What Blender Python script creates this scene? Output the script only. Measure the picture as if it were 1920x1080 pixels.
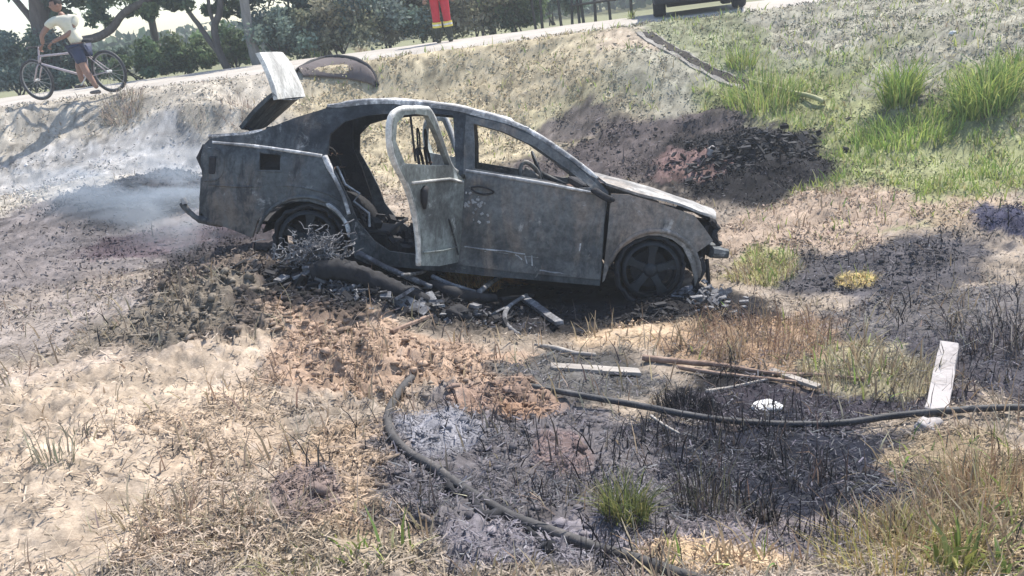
import bpy, bmesh, math, random
import numpy as np
from mathutils import Vector, Matrix
from mathutils.geometry import delaunay_2d_cdt
random.seed(7); RNG = np.random.default_rng(11)
PI = math.pi
for o in list(bpy.data.objects): bpy.data.objects.remove(o)
scene = bpy.context.scene
COL = scene.collection

# ------------------------------------------------------------------ camera
PITCH, ROLL, EYE, FPX = math.radians(17.8), math.radians(7.3), 1.5, 1663.0
fwd = Vector((0, math.cos(PITCH), -math.sin(PITCH)))
rt0 = Vector((1, 0, 0)); up0 = Vector((0, math.sin(PITCH), math.cos(PITCH)))
rt = math.cos(ROLL)*rt0 - math.sin(ROLL)*up0
up = math.sin(ROLL)*rt0 + math.cos(ROLL)*up0
cd = bpy.data.cameras.new('camera'); cam = bpy.data.objects.new('camera', cd); COL.objects.link(cam)
cd.sensor_width = 36; cd.lens = FPX/1920*36; cd.clip_start = .05; cd.clip_end = 2000
M = Matrix.Identity(4)
for i in range(3):
    M[i][0], M[i][1], M[i][2] = rt[i], up[i], -fwd[i]
M[2][3] = EYE
cam.matrix_world = M
scene.camera = cam

# ------------------------------------------------------------------ light
SUN_AZ, SUN_EL = math.radians(38), math.radians(55)
w = bpy.data.worlds.new('World'); scene.world = w; w.use_nodes = True
nt = w.node_tree; bg = nt.nodes['Background']
sky = nt.nodes.new('ShaderNodeTexSky'); sky.sky_type = 'NISHITA'; sky.sun_disc = False
sky.sun_elevation = SUN_EL; sky.sun_rotation = SUN_AZ; sky.dust_density = 1.0; sky.air_density = 1.0
nt.links.new(sky.outputs[0], bg.inputs[0]); bg.inputs[1].default_value = .15
sl = bpy.data.lights.new('sun', 'SUN'); sun = bpy.data.objects.new('sun', sl); COL.objects.link(sun)
sl.energy = 4.3; sl.angle = math.radians(.6); sl.color = (1, .94, .85)
sd = Vector((math.sin(SUN_AZ)*math.cos(SUN_EL), math.cos(SUN_AZ)*math.cos(SUN_EL), math.sin(SUN_EL)))
sun.rotation_euler = sd.to_track_quat('Z', 'Y').to_euler()
vs = scene.view_settings; vs.view_transform = 'Standard'; vs.look = 'None'; vs.gamma = 1; vs.use_curve_mapping = False
vs.exposure = .74

# ------------------------------------------------------------------ helpers
def srt(o, label=None, cat=None, group=None, kind=None):
    if label: o['label'] = label
    if cat: o['category'] = cat
    if group: o['group'] = group
    if kind: o['kind'] = kind
    return o
def empty(name, loc=(0, 0, 0), rot=(0, 0, 0), label=None, cat=None, group=None, scale=None):
    o = bpy.data.objects.new(name, None); COL.objects.link(o); o.location = loc; o.rotation_euler = rot
    o.empty_display_size = .1
    if scale: o.scale = (scale,)*3
    return srt(o, label, cat, group)
def link(name, me, mat, parent=None):
    if mat and not me.materials: me.materials.append(mat)
    o = bpy.data.objects.new(name, me); COL.objects.link(o)
    if parent: o.parent = parent
    return o
def smooth(me, on=True):
    me.polygons.foreach_set('use_smooth', [on]*len(me.polygons))
def mesh_np(name, V, Fc, mat, parent=None, col=None, smoothit=False):
    """V (n,3), Fc (m,k) same-size faces, col per vertex (n,3)"""
    V = np.asarray(V, np.float32); Fc = np.asarray(Fc, np.int32)
    me = bpy.data.meshes.new(name); k = Fc.shape[1]
    me.vertices.add(len(V)); me.vertices.foreach_set('co', V.ravel())
    me.loops.add(Fc.size); me.loops.foreach_set('vertex_index', Fc.ravel())
    me.polygons.add(len(Fc)); me.polygons.foreach_set('loop_start', np.arange(len(Fc), dtype=np.int32)*k)
    me.polygons.foreach_set('loop_total', np.full(len(Fc), k, np.int32))
    if smoothit: me.polygons.foreach_set('use_smooth', np.ones(len(Fc), bool))
    me.update(calc_edges=True)
    if col is not None:
        a = me.attributes.new('tint', 'FLOAT_COLOR', 'POINT')
        c = np.ones((len(V), 4), np.float32); c[:, :3] = col; a.data.foreach_set('color', c.ravel())
    me.validate()
    return link(name, me, mat, parent)
class MB:
    def __init__(s): s.v = []; s.f = []
    def add(s, V, Fc):
        n = len(s.v); s.v += [tuple(p) for p in V]; s.f += [tuple(i+n for i in f) for f in Fc]; return s
    def box(s, c, d, rot=None):
        c = Vector(c); P = []
        for x in (-.5, .5):
            for y in (-.5, .5):
                for z in (-.5, .5):
                    p = Vector((x*d[0], y*d[1], z*d[2]))
                    if rot is not None: p = rot @ p
                    P.append(p+c)
        return s.add(P, [(0, 1, 3, 2), (4, 6, 7, 5), (0, 4, 5, 1), (2, 3, 7, 6), (0, 2, 6, 4), (1, 5, 7, 3)])
    def tube(s, pts, r, n=8, cap=True, flat=1.0, jitter=0):
        pts = [Vector(p) for p in pts]; R = r if isinstance(r, (list, tuple)) else [r]*len(pts)
        V = []; Fc = []; pu = None
        for i, p in enumerate(pts):
            t = (pts[min(i+1, len(pts)-1)]-pts[max(i-1, 0)]); t = t.normalized() if t.length > 1e-9 else Vector((0, 0, 1))
            if pu is None:
                a = Vector((0, 0, 1)) if abs(t.z) < .9 else Vector((1, 0, 0))
                u = t.cross(a).normalized()
            else:
                u = (pu - t*pu.dot(t)); u = u.normalized() if u.length > 1e-6 else t.orthogonal().normalized()
            pu = u; v = t.cross(u)
            for k in range(n):
                a = 2*PI*k/n; q = R[i]*(1+random.uniform(-jitter, jitter))
                V.append(p+u*math.cos(a)*q+v*math.sin(a)*q*flat)
        for i in range(len(pts)-1):
            for k in range(n):
                a, b = i*n+k, i*n+(k+1) % n; Fc.append((a, b, b+n, a+n))
        if cap: Fc += [tuple(range(n-1, -1, -1)), tuple(range((len(pts)-1)*n, len(pts)*n))]
        return s.add(V, Fc)
    def lathe(s, prof, axis='y', c=(0, 0, 0), n=24):
        """prof: (radius, along axis)"""
        V = []; Fc = []; m = len(prof)
        for k in range(n):
            a = 2*PI*k/n; ca, sa = math.cos(a), math.sin(a)
            for r, h in prof:
                q = {'y': (r*ca, h, r*sa), 'z': (r*ca, r*sa, h), 'x': (h, r*ca, r*sa)}[axis]
                V.append((q[0]+c[0], q[1]+c[1], q[2]+c[2]))
        for k in range(n):
            for j in range(m-1):
                a = k*m+j; b = ((k+1) % n)*m+j; Fc.append((a, a+1, b+1, b))
        return s.add(V, Fc)
    def build(s, name, mat, parent=None, sm=False, sub=0, bevel=0):
        me = bpy.data.meshes.new(name); me.from_pydata(s.v, [], s.f)
        bm = bmesh.new(); bm.from_mesh(me); bmesh.ops.recalc_face_normals(bm, faces=bm.faces)
        if bevel:
            bmesh.ops.bevel(bm, geom=list(bm.edges), offset=bevel, segments=1, affect='EDGES', clamp_overlap=True)
        if sub: bmesh.ops.subdivide_edges(bm, edges=bm.edges, cuts=sub, use_grid_fill=True)
        bm.to_mesh(me); bm.free(); me.update()
        if sm: smooth(me)
        return link(name, me, mat, parent)
def spline(P, n=8):
    P = [Vector(p) for p in P]; out = []
    for i in range(len(P)-1):
        a, b, c, d = P[max(i-1, 0)], P[i], P[i+1], P[min(i+2, len(P)-1)]
        for k in range(n):
            t = k/n
            out.append(.5*((2*b)+(c-a)*t+(2*a-5*b+4*c-d)*t*t+(3*b-a-3*c+d)*t**3))
    return out+[P[-1]]

# noise ---------------------------------------------------------------
TAB = RNG.random((256, 256))
def vnoise(x, y):
    xi = np.floor(x).astype(int); yi = np.floor(y).astype(int); fx = x-xi; fy = y-yi
    fx = fx*fx*(3-2*fx); fy = fy*fy*(3-2*fy)
    g = lambda a, b: TAB[a & 255, b & 255]
    return (g(xi, yi)*(1-fx)+g(xi+1, yi)*fx)*(1-fy)+(g(xi, yi+1)*(1-fx)+g(xi+1, yi+1)*fx)*fy
def fbm(x, y, f=1., oc=4, gain=.5, off=0.):
    s = 0; a = 1; tot = 0
    for i in range(oc):
        c, sn = math.cos(i*1.3+.4), math.sin(i*1.3+.4)
        s = s+a*vnoise((x*c-y*sn)*f+17.3*i+off, (x*sn+y*c)*f+9.1*i-off); tot += a; a *= gain; f *= 2.03
    return s/tot*2-1     # -1..1

# materials -------------------------------------------------------------
def new_mat(name):
    m = bpy.data.materials.new(name); m.use_nodes = True
    nt = m.node_tree; b = nt.nodes['Principled BSDF']; return m, nt, b
def noise_mat(name, cols, scale=8, rough=.8, bump=.3, metal=0., detail=8, fine=60, finew=.3, stretch=None, bdist=.01, coords='Object', spec=.3):
    """cols: list of (pos, rgb) mixed by layered noise"""
    m, nt, b = new_mat(name); N = nt.nodes.new; L = nt.links.new
    tc = N('ShaderNodeTexCoord'); src = tc.outputs[coords]
    if stretch:
        mp = N('ShaderNodeMapping'); mp.inputs['Scale'].default_value = stretch; L(src, mp.inputs[0]); src = mp.outputs[0]
    n1 = N('ShaderNodeTexNoise'); n1.inputs['Scale'].default_value = scale; n1.inputs['Detail'].default_value = detail; n1.inputs['Roughness'].default_value = .62
    n2 = N('ShaderNodeTexNoise'); n2.inputs['Scale'].default_value = fine; n2.inputs['Detail'].default_value = 4
    L(src, n1.inputs['Vector']); L(src, n2.inputs['Vector'])
    mx = N('ShaderNodeMix'); mx.data_type = 'FLOAT'; mx.inputs[0].default_value = finew
    L(n1.outputs[0], mx.inputs[2]); L(n2.outputs[0], mx.inputs[3])
    cr = N('ShaderNodeValToRGB'); e = cr.color_ramp.elements
    e[0].position, e[0].color = cols[0][0], (*cols[0][1], 1); e[1].position, e[1].color = cols[-1][0], (*cols[-1][1], 1)
    for p, c in cols[1:-1]:
        q = e.new(p); q.color = (*c, 1)
    L(mx.outputs[0], cr.inputs[0]); L(cr.outputs[0], b.inputs['Base Color'])
    b.inputs['Roughness'].default_value = rough; b.inputs['Metallic'].default_value = metal; b.inputs['Specular IOR Level'].default_value = spec
    bp = N('ShaderNodeBump'); bp.inputs['Strength'].default_value = bump; bp.inputs['Distance'].default_value = bdist
    L(mx.outputs[0], bp.inputs['Height']); L(bp.outputs[0], b.inputs['Normal'])
    return m
def tint_mat(name, rough=.85, nscale=40, lo=.7, hi=1.3, bump=.0, translucent=0., bdist=.01, spec=.15):
    m, nt, b = new_mat(name); N = nt.nodes.new; L = nt.links.new
    at = N('ShaderNodeAttribute'); at.attribute_name = 'tint'
    tc = N('ShaderNodeTexCoord'); n1 = N('ShaderNodeTexNoise'); n1.inputs['Scale'].default_value = nscale; n1.inputs['Detail'].default_value = 5
    n1.inputs['Roughness'].default_value = .7
    L(tc.outputs['Object'], n1.inputs['Vector'])
    mr = N('ShaderNodeMapRange'); mr.inputs[1].default_value = .3; mr.inputs[2].default_value = .7; mr.inputs[3].default_value = lo; mr.inputs[4].default_value = hi
    L(n1.outputs[0], mr.inputs[0])
    mx = N('ShaderNodeVectorMath'); mx.operation = 'SCALE'; L(at.outputs['Color'], mx.inputs[0]); L(mr.outputs[0], mx.inputs['Scale'])
    L(mx.outputs[0], b.inputs['Base Color']); b.inputs['Roughness'].default_value = rough; b.inputs['Specular IOR Level'].default_value = spec
    if bump:
        n3 = N('ShaderNodeTexNoise'); n3.inputs['Scale'].default_value = 55; n3.inputs['Detail'].default_value = 6; n3.inputs['Roughness'].default_value = .7
        L(tc.outputs['Object'], n3.inputs['Vector'])
        bp = N('ShaderNodeBump'); bp.inputs['Strength'].default_value = bump; bp.inputs['Distance'].default_value = bdist
        L(n3.outputs[0], bp.inputs['Height']); L(bp.outputs[0], b.inputs['Normal'])
    if translucent:
        out = nt.nodes['Material Output']; tr = N('ShaderNodeBsdfTranslucent'); L(mx.outputs[0], tr.inputs[0])
        ms = N('ShaderNodeMixShader'); ms.inputs[0].default_value = translucent
        L(b.outputs[0], ms.inputs[1]); L(tr.outputs[0], ms.inputs[2]); L(ms.outputs[0], out.inputs[0])
    return m
def flat(name, c, rough=.7, metal=0, var=.25, scale=12, bump=.1):
    lo = tuple(x*(1-var) for x in c); hi = tuple(min(1, x*(1+var)) for x in c)
    return noise_mat(name, [(.35, lo), (.65, hi)], scale=scale, rough=rough, metal=metal, bump=bump)

# ------------------------------------------------------------------ terrain
C0 = np.array([0, 0, EYE]); nR, nU, nF = np.array(rt), np.array(up), np.array(fwd)
def ray(px, py): 
    d = nF+(px-960)/FPX*nR-(py-540)/FPX*nU; return d/d[1]          # per metre of y
def on_z(px, py, z): 
    d = ray(px, py); return C0+d*((z-EYE)/d[2])
def on_y(px, py, y): 
    return Vector(C0+ray(px, py)*y)
CREST = 14.75; ROADZ = .9
ctl = [on_z(*q) for q in [(0, 195, .88), (250, 172, .88), (480, 140, .88), (700, 108, .88), (960, 76, .88), (1150, 58, .88), (1480, 8, .88),
    (0, 350, -.1), (0, 450, -.15), (200, 330, 0), (370, 300, -.1), (0, 260, .45), (250, 240, .4), (350, 200, .62), (330, 460, -.24), (200, 420, -.17),
    (1450, 400, -.74), (1500, 320, -.58), (1250, 330, -.6), (1050, 230, -.15), (1300, 220, -.22), (1500, 200, -.2), (1700, 250, -.45), (1900, 300, -.6),
    (1700, 430, -.7), (1900, 150, 0), (1900, 20, .6), (1700, 60, .45), (1500, 60, .55), (1400, 590, -.85), (1900, 600, -.8), (1600, 800, -.72),
    (960, 1080, -.33), (700, 150, .58), (960, 150, .38), (800, 185, .25), (1200, 130, .4), (1350, 120, .3), (1900, 850, -.66), (1200, 750, -.65), (1000, 650, -.6), (740, 620, -.38),
    (500, 620, -.2), (300, 600, -.17), (0, 600, -.12), (0, 800, -.1), (300, 900, -.1), (0, 1080, -.06), (600, 1080, -.2), (700, 800, -.33),
    (1300, 1080, -.45), (1900, 1080, -.5), (900, 560, -.62), (1120, 600, -.76)]]
ctl += [np.array(q) for q in [(-1.5, 6.38, -.17), (.99, 6.29, -.72), (-1.49, 7.96, -.45), (1, 7.87, -.99), (-.3, 7.1, -.72), (0, 9.6, -.65), (-1.5, 9.6, -.35), (1.7, 9.0, -.78),
    (-25, 0, 0), (25, 0, -.3), (-25, 8, 0), (25, 7, .3), (-25, 14.7, .88), (25, 14, .9), (0, -12, 0), (-12, -5, 0), (12, -5, -.3), (0, 0, -.1), (-12, 12, .1), (14, 10, .3), (-10, 6, -.05), (9, 4, -.5)]]
CT = np.array(ctl)
def _tps(r2): return np.where(r2 > 0, r2*np.log(r2+1e-12), 0)
_n = len(CT); _A = np.zeros((_n+3, _n+3)); _d = ((CT[:, None, :2]-CT[None, :, :2])**2).sum(-1)
_A[:_n, :_n] = _tps(_d)+np.eye(_n)*.35; _A[:_n, _n] = 1; _A[:_n, _n+1:] = CT[:, :2]; _A[_n, :_n] = 1; _A[_n+1:, :_n] = CT[:, :2].T
_W = np.linalg.solve(_A, np.r_[CT[:, 2], 0, 0, 0])
def base_h(x, y):
    x = np.asarray(x, float); y = np.asarray(y, float)
    xc = np.clip(x, -30, 30); yc = np.clip(y, -12, 20)
    z = _W[_n]+_W[_n+1]*xc+_W[_n+2]*yc
    for i in range(_n): z = z+_W[i]*_tps((xc-CT[i, 0])**2+(yc-CT[i, 1])**2)
    z = np.clip(z, -1.15, .9)
    s = np.clip((y-(CREST-.9))/.9, 0, 1); s = s*s*(3-2*s)
    return z*(1-s)+(ROADZ-.03)*s
_ts = np.concatenate([np.linspace(1.2, 12, 500), np.linspace(12.02, 26, 500)])
def cast(px, py, f=None):
    d = ray(px, py); P = C0+d*_ts[:, None]; h = (f or base_h)(P[:, 0], P[:, 1]); k = np.argmax(P[:, 2] < h)
    if P[k, 2] >= h[k]: k = len(_ts)-1
    return P[k]
def blob(px, py, rx, ry):
    c = cast(px, py); a = cast(px, py-ry); b = cast(px, py+ry)
    return c[0], c[1], max(.03, rx*c[1]/FPX*1.02), max(.03, abs(a[1]-b[1])/2)
MOUND = [blob(*q[:4])+(q[4],) for q in [(430, 550, 150, 70, .13), (270, 378, 105, 26, .26), (330, 350, 40, 12, .12), (1390, 285, 90, 35, .1), (1470, 330, 60, 20, .14), (620, 615, 90, 28, .09), (730, 690, 130, 25, .09),
    (985, 745, 70, 20, .11), (885, 525, 50, 20, .2), (1225, 588, 70, 10, .06), (700, 560, 150, 14, .08), (1210, 640, 90, 20, .05), (1880, 420, 60, 20, .12), (1640, 490, 150, 25, .05), (230, 205, 60, 16, .12),
    (1330, 235, 60, 12, .15), (430, 215, 60, 12, .12), (1050, 80, 60, 6, .05)]]
CRUMB = [blob(*q[:4])+(q[4],) for q in [(430, 560, 190, 85, .085), (730, 690, 240, 65, .06), (270, 375, 120, 34, .07), (1380, 310, 160, 60, .07), (960, 770, 90, 30, .05)]]
def height(x, y, fine=True):
    z = base_h(x, y)
    for cx, cy, rx, ry, h in MOUND:
        z = z+h*np.exp(-(((x-cx)/rx)**2+((y-cy)/ry)**2))
    flatroad = np.clip((y-CREST+.2)/.3, 0, 1); amp = 1-flatroad*.85
    z = z+amp*(.05*fbm(x, y, .9, 3)+.03*fbm(x, y, 4, 3, off=5))
    if fine:
        rough = np.clip(fbm(x, y, .8, 3, off=31)*1.6+.55, .15, 1.3)
        z = z+amp*rough*(.034*(1-np.abs(fbm(x, y, 8, 3, .6, off=3)))**3+.014*fbm(x, y, 28, 2, .6, off=8)+np.clip((y-7.5)/3, 0, 1)*(.05*fbm(x, y, 6, 3, .75, off=18)+.06*np.clip(fbm(x, y, 3.2, 3, .6, off=300), 0, 1)))
        for cx, cy, rx, ry, h in CRUMB:      # churned, crumbly earth
            wq = np.exp(-(((x-cx)/rx)**2+((y-cy)/ry)**2)**2)
            z = z+wq*h*(1.3*(1-np.abs(fbm(x, y, 5.5, 4, .7, off=700)))**2-.8+.5*fbm(x, y, 17, 3, .75, off=720))
    return z
HF = lambda x, y: height(x, y, False)
def at(px, py, dz=0.):
    p = cast(px, py, HF); return Vector((p[0], p[1], float(HF(p[0], p[1]))+dz))
def gz(x, y): return float(HF(np.array([x]), np.array([y]))[0])

# ground-cover zones: (px, py, rx, ry, colour, strength, cover) ; cover: (dry blades, green blades, burnt stems, litter)
SAND = (.40, .325, .25); PALE = (.40, .36, .30); SOIL = (.30, .25, .20); STRAW = (.40, .32, .20); BURN_AND_SHADE = (.022, .021, .023); CHAR = (.085, .085, .10)
ASH = (.25, .25, .275); ASHP = (.22, .19, .195); CLAY = (.30, .175, .115); GREEN = (.25, .26, .13); PURP = (.095, .08, .078); OLIVE = (.31, .28, .18); GREY = (.22, .20, .20)
Z = [ # colour default SOIL
 (200, 260, 420, 110, PALE, 1, (.2, 0, .03, .6)), (150, 320, 260, 30, (.33, .32, .31), .9, (0, 0, 0, .2)), (900, 140, 330, 75, (.40, .34, .23), 1, (1, .1, .05, .9)), (1130, 180, 140, 40, OLIVE, .8, (.9, .3, 0, .8)),
 (1600, 70, 420, 90, (.30, .285, .225), 1, (.7, .25, .1, .9)), (1340, 70, 90, 50, (.2, .22, .11), .6, (.3, .5, 0, .5)), (1180, 70, 60, 18, SAND, .8, (0, 0, 0, .2)),
 (1450, 195, 170, 55, GREEN, 1, (.4, 1, 0, .8)), (1720, 250, 300, 50, GREEN, 1, (.4, 1, 0, .8)), (1760, 330, 260, 60, (.26, .27, .14), 1, (.5, 1, 0, .6)), (1860, 150, 80, 50, GREEN, .8, (.1, 1, 0, .2)),
 (1520, 235, 170, 36, GREEN, .9, (.5, 1, 0, .8)), (1600, 110, 150, 22, (.24, .25, .15), .7, (.6, .5, 0, .6)), (1690, 350, 110, 35, GREEN, .9, (.4, 1, 0, .8)), (1670, 410, 80, 22, (.2, .25, .1), .9, (.3, .9, 0, .4)),
 (1200, 290, 240, 62, PURP, 1, (.05, 0, .3, 1)), (1075, 240, 95, 24, (.10, .085, .085), .9, (.1, 0, .3, .9)), (1395, 312, 175, 75, BURN_AND_SHADE, 1, (0, 0, .5, .9)), (1290, 315, 70, 28, (.22, .145, .135), .85, (0, 0, .1, .4)), (1300, 232, 110, 16, PURP, .8, (.1, 0, .3, .5)),
 (1520, 420, 210, 55, (.36, .28, .215), 1, (.7, .05, 0, 1)), (1800, 400, 110, 35, (.36, .28, .20), .8, (.35, .2, 0, .8)), (1440, 500, 75, 32, (.33, .31, .16), 1, (1, .5, 0, .6)),
 (1670, 500, 200, 60, (.08, .075, .08), 1, (.05, 0, .5, .9)), (1740, 600, 270, 60, (.13, .12, .118), 1, (.3, 0, .6, 1)), (1890, 420, 70, 42, (.05, .05, .08), 1, (0, 0, .6, .8)), (1610, 524, 38, 14, (.46, .36, .15), 1, (1, .1, 0, .5)),
 (170, 440, 340, 88, (.175, .155, .15), 1, (0, 0, .05, .25)), (330, 450, 180, 28, (.10, .075, .085), .9, (0, 0, .1, .4)), (275, 375, 140, 44, (.045, .045, .05), 1, (0, 0, .2, .7)), (430, 470, 120, 30, (.05, .045, .05), .9, (0, 0, .2, .5)), (100, 590, 260, 60, (.26, .225, .20), 1, (.1, 0, 0, .45)),
 (420, 560, 175, 80, (.145, .118, .10), 1, (.1, 0, .2, .9)), (330, 610, 160, 40, (.18, .155, .125), .95, (.3, .0, 0.1, 1)), (300, 690, 320, 35, (.40, .33, .27), .9, (.1, 0, 0, .5)), (500, 660, 110, 24, SAND, .8, (0, 0, 0, .3)), (600, 600, 80, 45, (.3, .21, .16), .9, (.1, 0, .1, .7)),
 (740, 680, 260, 75, (.34, .245, .18), 1, (.25, 0, 0, 1)), (130, 860, 330, 230, SAND, 1, (.03, 0, 0, .25)), (430, 810, 150, 95, (.37, .29, .215), .85, (.12, 0, .05, 1)), (380, 990, 200, 100, (.38, .30, .23), .75, (.3, .0, 0, .9)),
 (690, 900, 130, 110, (.36, .27, .19), .95, (.15, 0, .1, 1)), (580, 940, 70, 60, (.14, .11, .12), .7, (0, 0, .3, .8)), (640, 1060, 160, 50, (.33, .27, .2), .8, (.3, .15, 0, 1)),
 (900, 545, 430, 68, BURN_AND_SHADE, 1, (0, 0, .3, .8)), (1240, 570, 170, 55, BURN_AND_SHADE, 1, (0, 0, .2, .8)), (640, 520, 130, 60, BURN_AND_SHADE, 1, (0, 0, .3, .8)), (885, 520, 65, 28, (.55, .30, .11), 1, (.5, 0, 0, 1)),  # burnt black widened to paint the car's shadow; orange brightened as if sunlit
 (1200, 640, 110, 26, (.43, .33, .23), 1, (.3, 0, 0, 1)), (1450, 660, 190, 60, (.30, .21, .14), 1, (.9, .02, .4, 1)), (1090, 710, 180, 50, (.10, .095, .09), 1, (.05, 0, .3, .9)),
 (1030, 900, 330, 170, (.125, .115, .12), 1, (.02, 0, .55, 1)), (1360, 740, 110, 45, BURN_AND_SHADE, 1, (0, 0, 1, 1)), (1520, 760, 260, 42, (.045, .04, .05), 1, (.1, 0, .6, 1)), (1500, 870, 280, 100, (.018, .02, .03), 1, (.02, 0, .9, 1)),
 (840, 830, 85, 48, ASH, .75, (0, 0, .1, .5)), (960, 765, 110, 26, (.28, .19, .14), .8, (.2, 0, 0, .8)), (985, 785, 50, 14, (.30, .19, .125), .7, (.2, 0, 0, .8)), (1060, 860, 60, 40, (.2, .14, .13), .7, (0, 0, .3, 1)), (1030, 1040, 230, 60, (.24, .22, .24), .9, (0, 0, .3, .8)),
 (1440, 1010, 240, 50, ASHP, 1, (.1, 0, .5, .9)), (1880, 700, 140, 110, (.07, .065, .075), 1, (.1, 0, .8, 1)), (1640, 690, 120, 50, (.30, .27, .18), .9, (.8, .1, .3, 1)),
 (1850, 900, 140, 110, (.30, .235, .16), 1, (.8, .05, .2, 1)), (1800, 1030, 230, 80, (.34, .265, .17), 1, (1, .1, .1, 1)), (1330, 1060, 170, 35, (.46, .34, .22), .9, (.6, .05, .1, 1)),
]
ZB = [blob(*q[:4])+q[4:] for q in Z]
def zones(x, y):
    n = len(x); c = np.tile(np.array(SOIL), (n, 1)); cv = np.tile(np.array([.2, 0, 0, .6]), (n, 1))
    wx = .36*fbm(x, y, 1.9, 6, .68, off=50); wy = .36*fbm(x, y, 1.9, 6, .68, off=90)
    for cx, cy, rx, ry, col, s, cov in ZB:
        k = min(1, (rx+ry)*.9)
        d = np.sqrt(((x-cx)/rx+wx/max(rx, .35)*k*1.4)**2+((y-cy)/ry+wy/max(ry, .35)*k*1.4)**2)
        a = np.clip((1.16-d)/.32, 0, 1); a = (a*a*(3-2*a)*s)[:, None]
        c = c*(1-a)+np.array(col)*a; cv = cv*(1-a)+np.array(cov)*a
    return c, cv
def ground_col(x, y):
    c, cv = zones(x, y)
    v = 1+.32*fbm(x, y, 5, 4, .65, off=12)+.25*fbm(x, y, 30, 2, .6, off=70)
    c = c*v[:, None]
    c = c*(1+.38*fbm(x, y, 2.6, 4, .7, off=212)+.30*fbm(x, y, 11, 3, .7, off=260))[:, None]
    fy = np.clip((y-7)/3, 0, 1)[:, None]; q1 = np.clip(fbm(x, y, 6.5, 3, .7, off=410)*3-.35, 0, 1)[:, None]; q2 = np.clip(fbm(x, y, 7.5, 3, .7, off=510)*3-.55, 0, 1)[:, None]
    c = c*(1-.5*q1*fy); c = c*(1+.45*q2*fy)
    # dark litter flecks and pale dusty flecks
    f = np.clip(fbm(x, y, 14, 3, .6, off=44)*2.6-.75, 0, 1)[:, None]*cv[:, 3:4]; c = c*(1-.5*f)
    p = np.clip(fbm(x, y, 11, 3, .6, off=144)*2.6-.9, 0, 1)[:, None]*.35*np.clip(c.mean(1, keepdims=True)*5-.25, .05, 1); c = c*(1-p)+np.array((.5, .46, .43))*p*.8+c*p*.2
    return np.clip(c, .01, .8)

GM = tint_mat('soil_and_ash', rough=.95, nscale=70, lo=.72, hi=1.28, bump=.5, bdist=.012, spec=.1)
def sheet(name, xs, ys, zf, colf, mat, polar=False):
    T, D = np.meshgrid(xs, ys); X = T*D if polar else T; Y = D
    x, y = X.ravel(), Y.ravel(); z = zf(x, y); nr, nc = len(ys), len(xs)
    i = (np.arange(nr-1)[:, None]*nc+np.arange(nc-1)).ravel()
    return mesh_np(name, np.c_[x, y, z], np.c_[i, i+1, i+nc+1, i+nc], mat, col=colf(x, y), smoothit=True)
d_rows = [0.9]
while d_rows[-1] < 15.2: d_rows.append(d_rows[-1]*1.0062)
tcol = np.concatenate([np.linspace(-1.6, -.82, 50)[:-1], np.linspace(-.82, .82, 500), np.linspace(.82, 1.6, 50)[1:]])
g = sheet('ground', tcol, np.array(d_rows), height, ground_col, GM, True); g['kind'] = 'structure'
xs = np.concatenate([-np.geomspace(400, 20, 18)[:-1], np.linspace(-20, 20, 81), np.geomspace(20, 400, 18)[1:]])
ys = np.concatenate([np.linspace(-15, 14.9, 60), np.linspace(15.4, 19, 8), np.geomspace(21, 800, 22)])
def far_h(x, y):
    z = base_h(x, np.minimum(y, 19.9)); inner = (y > 1) & (y < 15.0) & (np.abs(x) < 1.55*np.maximum(y, .1))
    z = np.where(inner, z-.35, z); z = np.where(y > 15.0, ROADZ-.05, z); return np.where(y > 19, ROADZ-.05-np.clip((y-19)/20, 0, 1)*.6, z)
def far_col(x, y):
    v = fbm(x, y, .3, 4)[:, None]; a = np.array((.20, .20, .11))*(1+.3*v); b = np.array((.42, .37, .3))*(1+.2*v)
    return np.where((y < 15)[:, None], b, a)
f = sheet('far_field', xs, ys, far_h, far_col, GM); f['kind'] = 'structure'
# road
road_m = noise_mat('pale_dusty_road', [(.3, (.30, .275, .24)), (.5, (.42, .385, .34)), (.7, (.50, .46, .41))], scale=1.2, rough=.95, bump=.4)
xr = np.linspace(-40, 40, 260); yr = np.linspace(CREST+.05, 18.7, 14)
def road_z(x, y):
    e = np.minimum(y-CREST-.05, 18.7-y); return ROADZ-.06+np.clip(e/.35, 0, 1)*.075+.012*fbm(x, y, 1.5, 3)
r = sheet('road', xr, yr, road_z, lambda x, y: np.ones((len(x), 3)), road_m); r['kind'] = 'structure'

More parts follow.
